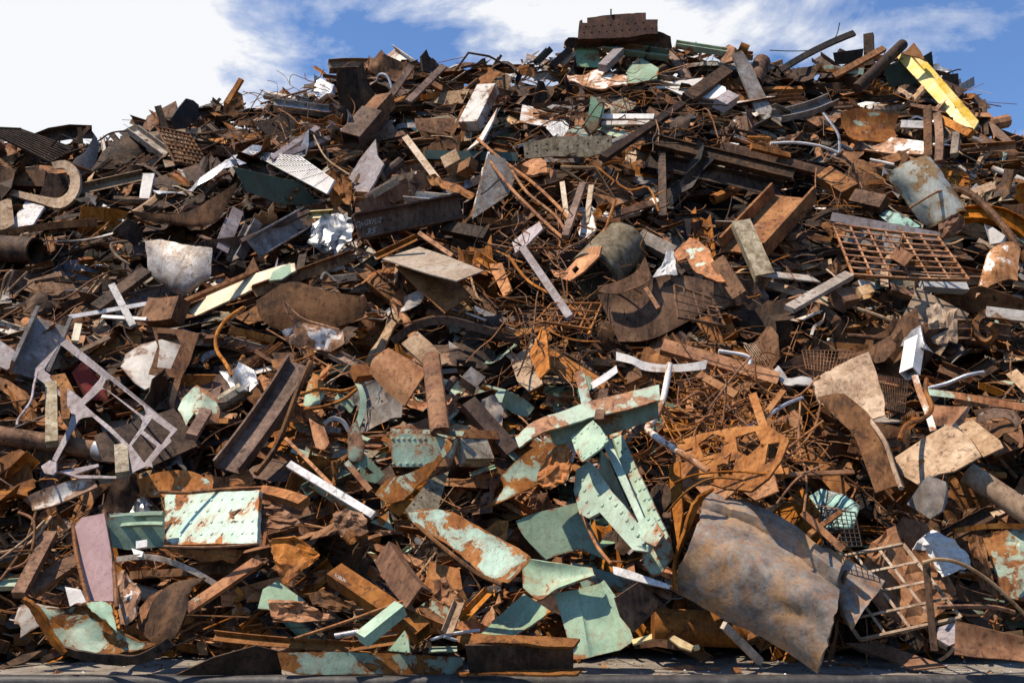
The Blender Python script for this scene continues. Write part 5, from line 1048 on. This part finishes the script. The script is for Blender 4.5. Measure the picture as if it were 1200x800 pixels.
# ---- which of them does the picture show, and how large
V, Fc, OW = [], [], []
for o in bpy.data.objects:
    if o.type != 'MESH': continue
    b = len(V); off = o.location+(o.parent.location if o.parent else Vector((0, 0, 0)))
    V += [tuple(x.co+off) for x in o.data.vertices]
    for p in o.data.polygons: Fc.append([i+b for i in p.vertices]); OW.append(-1)
for i, f in enumerate(FILL):
    f[2][:, 2] = np.maximum(f[2][:, 2], .012)
    b = len(V); V += f[2].tolist()
    for g in f[3]: Fc.append([j+b for j in g]); OW.append(i)
allB = BVHTree.FromPolygons(V, Fc); del V, Fc
hits = {}; cen = {}
cam_v = Vector(CAM)
for v in np.arange(1, 800, 2.6):
    for u in np.arange(1, 1200, 2.6):
        h = allB.ray_cast(cam_v, Vector(ray(u, v)))
        if h[2] is None: continue
        w = OW[h[2]]
        if w >= 0:
            hits[w] = hits.get(w, 0)+1; a = cen.setdefault(w, [0, 0]); a[0] += u; a[1] += v
by = {}
for w, n in hits.items(): by.setdefault(FILL[w][0], []).append((n, w))
solo = set(); heroes_of = {}
for o, lm, px in HEROES:
    k = o.name.split('.')[0]; heroes_of[k] = heroes_of.get(k, 0)+1
for k, l in by.items():
    l.sort(reverse=True)
    for n, w in l[:285-heroes_of.get(k, 0)]:
        if n >= 4: solo.add(w)
print('FILL', len(FILL), 'seen', len(hits), 'solo', len(solo), {k: (len(l), l[min(len(l)-1, 280)][0]) for k, l in by.items()})
# ---- words for each
CW = {'brown': 'brown', 'rust': 'rust-red', 'dark': 'dark', 'tan': 'tan', 'purple': 'purple-brown', 'orange': 'orange', 'grey': 'grey', 'white': 'white', 'lavender': 'lavender', 'silver': 'silver', 'wood': 'weathered', 'mint': 'mint', 'mottled': 'mottled', 'mint_rust': 'mint-flecked', 'mint_clean': 'mint', 'black': 'black', 'white_clean': 'bright white', 'white_peel': 'peeling white'}
KN = {'steel_plate': 'flat plate', 'steel_beam': 'H-beam', 'channel_beam': 'channel', 'angle_bar': 'angle bar', 'flat_bar': 'flat bar', 'steel_rod': 'rod', 'pipe_section': 'pipe', 'crumpled_sheet': 'crumpled sheet', 'box_section': 'box section', 'bent_strip': 'bent strip'}
GRP = {'steel_plate': 'flat steel plates in the heap', 'steel_beam': 'steel beams in the heap', 'channel_beam': 'channels in the heap', 'angle_bar': 'angle bars in the heap', 'flat_bar': 'flat bars in the heap', 'steel_rod': 'rods in the heap', 'pipe_section': 'pipes in the heap', 'crumpled_sheet': 'crumpled sheets in the heap', 'box_section': 'box sections in the heap', 'bent_strip': 'bent strips in the heap'}
LMS = [(lm, px) for o, lm, px in HEROES if lm]
assert len({a for a, b in LMS}) == len(LMS), 'landmark twice'
ORD = ['nearest', 'second nearest', 'third nearest', 'fourth nearest', 'fifth nearest', 'sixth nearest', 'seventh nearest', 'eighth nearest', 'ninth nearest', 'tenth nearest']
info = {}
for w in solo:
    f = FILL[w]; n = hits[w]; cu, cv = cen[w][0]/n, cen[w][1]/n
    p0 = proj(f[4]-f[5]*.3); p1 = proj(f[4]+f[5]*.3); ang = math.degrees(math.atan2(-(p1[1]-p0[1]), p1[0]-p0[0])) % 180
    tilt = 'lying level' if ang < 18 or ang > 162 else 'leaning right' if ang < 68 else 'standing upright' if ang < 112 else 'leaning left'
    size = 'long' if f[6] > 1.25 else 'short' if f[6] < .62 else 'mid-sized'
    if f[0] in ('steel_plate', 'crumpled_sheet'): size = 'large' if f[6] > .62 else 'small' if f[6] < .35 else 'mid-sized'
    j = min(range(len(LMS)), key=lambda i: (LMS[i][1][0]-cu)**2+(LMS[i][1][1]-cv)**2)
    lm, (lx, ly) = LMS[j]; dx, dy = cu-lx, cv-ly
    rel = ('right of' if dx > 0 else 'left of') if abs(dx) > abs(dy) else ('below' if dy > 0 else 'above')
    info[w] = ((size, CW[f[1]], KN[f[0]], tilt, rel, lm), math.hypot(dx, dy))
grp = {}
for w, (k, d) in info.items(): grp.setdefault(k, []).append((d, w))
lab = {}
for (size, cw, kn, tilt, rel, lm), l in grp.items():
    l.sort()
    for i, (d, w) in enumerate(l):
        pre = '' if len(l) == 1 else ORD[min(i, 9)]+' '
        lab[w] = f'{pre}{size} {cw} {kn} {tilt} {rel} the {lm}'
for w in sorted(solo):
    f = FILL[w]; o = link_mesh(f[0], f[2], f[3], f[1], tint=f[7]); o['label'] = lab[w]; o['category'] = CATN[f[0]]; o['kind'] = 'thing'; o['group'] = GRP[f[0]]
# ---- the rest is one mass
def mass(name, label, idx):
    Vs, Fs, mi, tn = [], [], [], []; ms = []; k = 0
    for w in idx:
        f = FILL[w]; Vs.append(f[2]); Fs += [[j+k for j in g] for g in f[3]]
        if f[1] not in ms: ms.append(f[1])
        mi += [ms.index(f[1])]*len(f[3]); tn += [f[7]]*len(f[2]); k += len(f[2])
    me = bpy.data.meshes.new(name); me.from_pydata(np.vstack(Vs).tolist(), [], Fs)
    for m in ms: me.materials.append(MATS[m])
    me.polygons.foreach_set('material_index', mi); me.polygons.foreach_set('use_smooth', [True]*len(Fs)); me.set_sharp_from_angle(angle=math.radians(32))
    a = me.attributes.new('tint', 'FLOAT', 'POINT'); a.data.foreach_set('value', tn)
    o = bpy.data.objects.new(name, me); COL.objects.link(o); o['kind'] = 'stuff'; o['label'] = label; o['category'] = 'scrap'
    return o
mass('scrap_rubble', 'small tangled scrap filling the gaps of the heap', [w for w in range(len(FILL)) if w not in solo])
# ================================================================== setting, light, camera
def simple(name, stops, scale, rough=.9, bump=.4, det=8):
    m = bpy.data.materials.new(name); m.use_nodes = True; nt = m.node_tree; bs = nt.nodes['Principled BSDF']; L_ = nt.links.new
    tc = nt.nodes.new('ShaderNodeTexCoord'); n = nt.nodes.new('ShaderNodeTexNoise'); n.inputs['Scale'].default_value = scale; n.inputs['Detail'].default_value = det; n.inputs['Roughness'].default_value = .7; L_(tc.outputs['Object'], n.inputs['Vector'])
    r = ramp(nt, n.outputs[0], stops); n2 = nt.nodes.new('ShaderNodeTexNoise'); n2.inputs['Scale'].default_value = 45; n2.inputs['Detail'].default_value = 4; L_(tc.outputs['Object'], n2.inputs['Vector'])
    r2 = ramp(nt, n2.outputs[0], [(.35, .6), (.55, 1.0), (.75, 1.35)]); c = mix(nt, .8, r.outputs[0], r2.outputs[0], 'MULTIPLY'); L_(c, bs.inputs['Base Color']); bs.inputs['Roughness'].default_value = rough
    b = nt.nodes.new('ShaderNodeBump'); b.inputs['Strength'].default_value = bump; b.inputs['Distance'].default_value = .01; L_(n2.outputs[0], b.inputs['Height']); L_(b.outputs[0], bs.inputs['Normal']); return m
M_deck = simple('deck concrete', [(.3, (.10, .08, .06)), (.5, (.22, .185, .145)), (.68, (.34, .30, .25))], 1.6)
M_kerb = simple('kerb steel', [(.35, (.022, .018, .016)), (.55, (.055, .048, .043)), (.75, (.14, .12, .10))], 3, rough=.6)
M_gap_shade = simple('heap gap shade', [(.35, (.008, .006, .005)), (.6, (.02, .014, .011)), (.8, (.04, .026, .018))], 2, rough=1)  # near-black colour stands in for shadow between the scrap pieces
M_road = simple('asphalt', [(.35, (.035, .035, .036)), (.6, (.055, .054, .053)), (.8, (.08, .078, .075))], 1)
def struct(name, V, Fc, m, smooth=False):
    me = bpy.data.meshes.new(name); me.from_pydata([tuple(v) for v in V], [], Fc); me.materials.append(m)
    if smooth: me.polygons.foreach_set('use_smooth', [True]*len(Fc))
    o = bpy.data.objects.new(name, me); COL.objects.link(o); o['kind'] = 'structure'; return o
def box(name, a, b, m):
    V = [(x, y, z) for x in (a[0], b[0]) for y in (a[1], b[1]) for z in (a[2], b[2])]
    o = struct(name, V, [[0, 1, 3, 2], [4, 6, 7, 5], [0, 4, 5, 1], [2, 3, 7, 6], [0, 2, 6, 4], [1, 5, 7, 3]], m); return o
S_ = 900.0
struct('ground', [(-S_, -S_, -1.4), (S_, -S_, -1.4), (S_, S_, -1.4), (-S_, S_, -1.4)], [[0, 1, 2, 3]], M_road)
box('deck', (-60, .0, -1.396), (60, 60, 0), M_deck)
# kerb: a worn rounded edge
prof = [(-.28, -1.39), (-.30, -.02), (-.285, .035), (-.25, .066), (-.2, .08), (-.06, .08), (-.02, .06), (-.004, .03), (-.004, -1.39)]
V = []; N = 600
for i in range(N+1):
    x = -60+120*i/N
    for (y, z) in prof:
        V.append((x, y+(.008*noise.noise(Vector((x*2.3, y*8, z*5))) if y > -.3 and y < -.01 else 0), z+(.014*noise.noise(Vector((x*1.7, y*6, 3))) if z > -.1 else 0)))
K = len(prof)
struct('kerb', V, [[i*K+j, i*K+j+1, (i+1)*K+j+1, (i+1)*K+j] for i in range(N) for j in range(K-1)], M_kerb, True)
# heap core, coloured near-black to stand in for shade in the gaps
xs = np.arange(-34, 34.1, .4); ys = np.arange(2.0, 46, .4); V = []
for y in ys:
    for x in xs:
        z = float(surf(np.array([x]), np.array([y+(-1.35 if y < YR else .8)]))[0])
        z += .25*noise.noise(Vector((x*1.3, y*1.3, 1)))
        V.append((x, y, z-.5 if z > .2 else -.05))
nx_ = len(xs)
struct('heap_core', V, [[j*nx_+i, j*nx_+i+1, (j+1)*nx_+i+1, (j+1)*nx_+i] for j in range(len(ys)-1) for i in range(nx_-1)], M_gap_shade)
# crumbs on the deck
V, Fc = [], []
for k in range(2600):
    x = rnd.uniform(-16, 16); y = rnd.betavariate(1.2, 1.3)*3.2+.05; r = rnd.lognormvariate(0, .6)*.013; b = len(V); a0 = rnd.random()*6
    for i in range(4): V.append((x+r*math.cos(a0+i*1.57)*rnd.uniform(.5, 1.4), y+r*math.sin(a0+i*1.57)*rnd.uniform(.5, 1.4), .004))
    V.append((x, y, .004+r*rnd.uniform(.4, 1))); Fc += [[b+i, b+(i+1) % 4, b+4] for i in range(4)]
me = bpy.data.meshes.new('debris'); me.from_pydata(V, [], Fc)
for q in ('rust', 'brown', 'grey', 'white_clean'): me.materials.append(MATS[q])
me.polygons.foreach_set('material_index', [(i//4*7919) % 10 % 4 if (i//4*7919) % 10 < 6 else 1 for i in range(len(Fc))])
a = me.attributes.new('tint', 'FLOAT', 'POINT'); a.data.foreach_set('value', [(i//5*.618) % 1 for i in range(len(V))])
o = bpy.data.objects.new('debris', me); COL.objects.link(o); o['kind'] = 'stuff'; o['label'] = 'rust crumbs and grit scattered on the concrete deck'
# sun and sky
SD = nrm(np.array([-.46, -.20, .86]))
sl = bpy.data.lights.new('sun', 'SUN'); sl.energy = 5.0; sl.angle = math.radians(.5); sl.color = (1, .88, .72)
so = bpy.data.objects.new('sun', sl); COL.objects.link(so); so.rotation_euler = Vector(-SD).to_track_quat('-Z', 'Y').to_euler()
w = bpy.data.worlds.new('World'); SC.world = w; w.use_nodes = True; nt = w.node_tree; bg = nt.nodes['Background']; L_ = nt.links.new
sky = nt.nodes.new('ShaderNodeTexSky'); sky.sky_type = 'NISHITA'; sky.sun_disc = False
sky.sun_elevation = math.asin(SD[2]); sky.sun_rotation = math.atan2(SD[0], SD[1]); sky.air_density = 1.15; sky.dust_density = .4; sky.ozone_density = 2.2
# clouds: laid on a high flat layer and seen by direction
tc = nt.nodes.new('ShaderNodeTexCoord'); sp = nt.nodes.new('ShaderNodeSeparateXYZ'); L_(tc.outputs['Generated'], sp.inputs[0])
def mth(op, a, b=None, clamp=False):
    n = nt.nodes.new('ShaderNodeMath'); n.operation = op; n.use_clamp = clamp
    for i, x in enumerate((a, b)):
        if x is None: continue
        if hasattr(x, 'is_output'): L_(x, n.inputs[i])
        else: n.inputs[i].default_value = x
    return n.outputs[0]
zz = mth('ADD', mth('MAXIMUM', sp.outputs[2], 0), .22)
cx_ = mth('DIVIDE', sp.outputs[0], zz); cy_ = mth('DIVIDE', sp.outputs[1], zz)
cb_ = nt.nodes.new('ShaderNodeCombineXYZ'); L_(cx_, cb_.inputs[0]); L_(cy_, cb_.inputs[1])
def nz(s, det, ro, dist, off):
    n = nt.nodes.new('ShaderNodeTexNoise'); n.inputs['Scale'].default_value = s; n.inputs['Detail'].default_value = det; n.inputs['Roughness'].default_value = ro; n.inputs['Distortion'].default_value = dist
    v_ = nt.nodes.new('ShaderNodeVectorMath'); v_.operation = 'ADD'; L_(cb_.outputs[0], v_.inputs[0]); v_.inputs[1].default_value = off; L_(v_.outputs[0], n.inputs['Vector']); return n.outputs[0]
n1 = nz(2.2, 9, .58, .25, (3.1, 1.7, 0)); n2 = nz(4.6, 10, .62, .5, (0, 4, 2))
bank = ramp(nt, mth('ADD', mth('MULTIPLY', cx_, .5), 1.0), [(.35, 0.0), (.5, 1.0), (.68, .95), (.80, .25), (.95, 0.0)])  # the bank of cloud stands to the left
fr_ = ramp(nt, mth('MULTIPLY', cy_, .5), [(.3, 0.0), (.5, 1.0)])
bias = mth('SUBTRACT', mth('MULTIPLY', mth('MULTIPLY', bank.outputs[0], fr_.outputs[0]), .32), mth('ADD', mth('MULTIPLY', mth('SUBTRACT', 1.0, fr_.outputs[0]), .3), .085))
cov = mth('ADD', mth('ADD', n1, mth('MULTIPLY', n2, .55)), bias)
cl = ramp(nt, cov, [(.63, 0.0), (.71, .35), (.80, 1.0)])
CLR = cl
wht = ramp(nt, n2, [(.25, (8.2, 8.4, 8.8)), (.6, (10.2, 10.2, 10.2))])
for e in wht.color_ramp.elements: pass
whs = nt.nodes.new('ShaderNodeVectorMath'); whs.operation = 'SCALE'; 
col = nt.nodes.new('ShaderNodeMix'); col.data_type = 'RGBA'; L_(cl.outputs[0], col.inputs[0]); tn = nt.nodes.new('ShaderNodeMix'); tn.data_type = 'RGBA'; tn.blend_type = 'MULTIPLY'; tn.inputs[0].default_value = 1; L_(sky.outputs[0], tn.inputs[6]); tn.inputs[7].default_value = (1.5, 1.85, 2.4, 1); L_(tn.outputs[2], col.inputs[6]); col.inputs[7].default_value = (14.0, 14.2, 14.6, 1)
L_(col.outputs[2], bg.inputs['Color']); bg.inputs['Strength'].default_value = .05
nt.nodes.remove(whs); nt.nodes.remove(wht)
cam = bpy.data.cameras.new('camera'); co = bpy.data.objects.new('camera', cam); COL.objects.link(co); SC.camera = co
co.location = CAM; co.rotation_euler = (math.pi/2+PITCH, 0, 0); cam.sensor_width = 36; cam.lens = 36.0; cam.clip_end = 4000; cam.clip_start = .1
SC.view_settings.view_transform = 'Standard'; SC.view_settings.look = 'None'; SC.view_settings.gamma = 1; SC.view_settings.exposure = .42
SC.render.engine = 'CYCLES'; SC.cycles.max_bounces = 5; SC.cycles.diffuse_bounces = 1
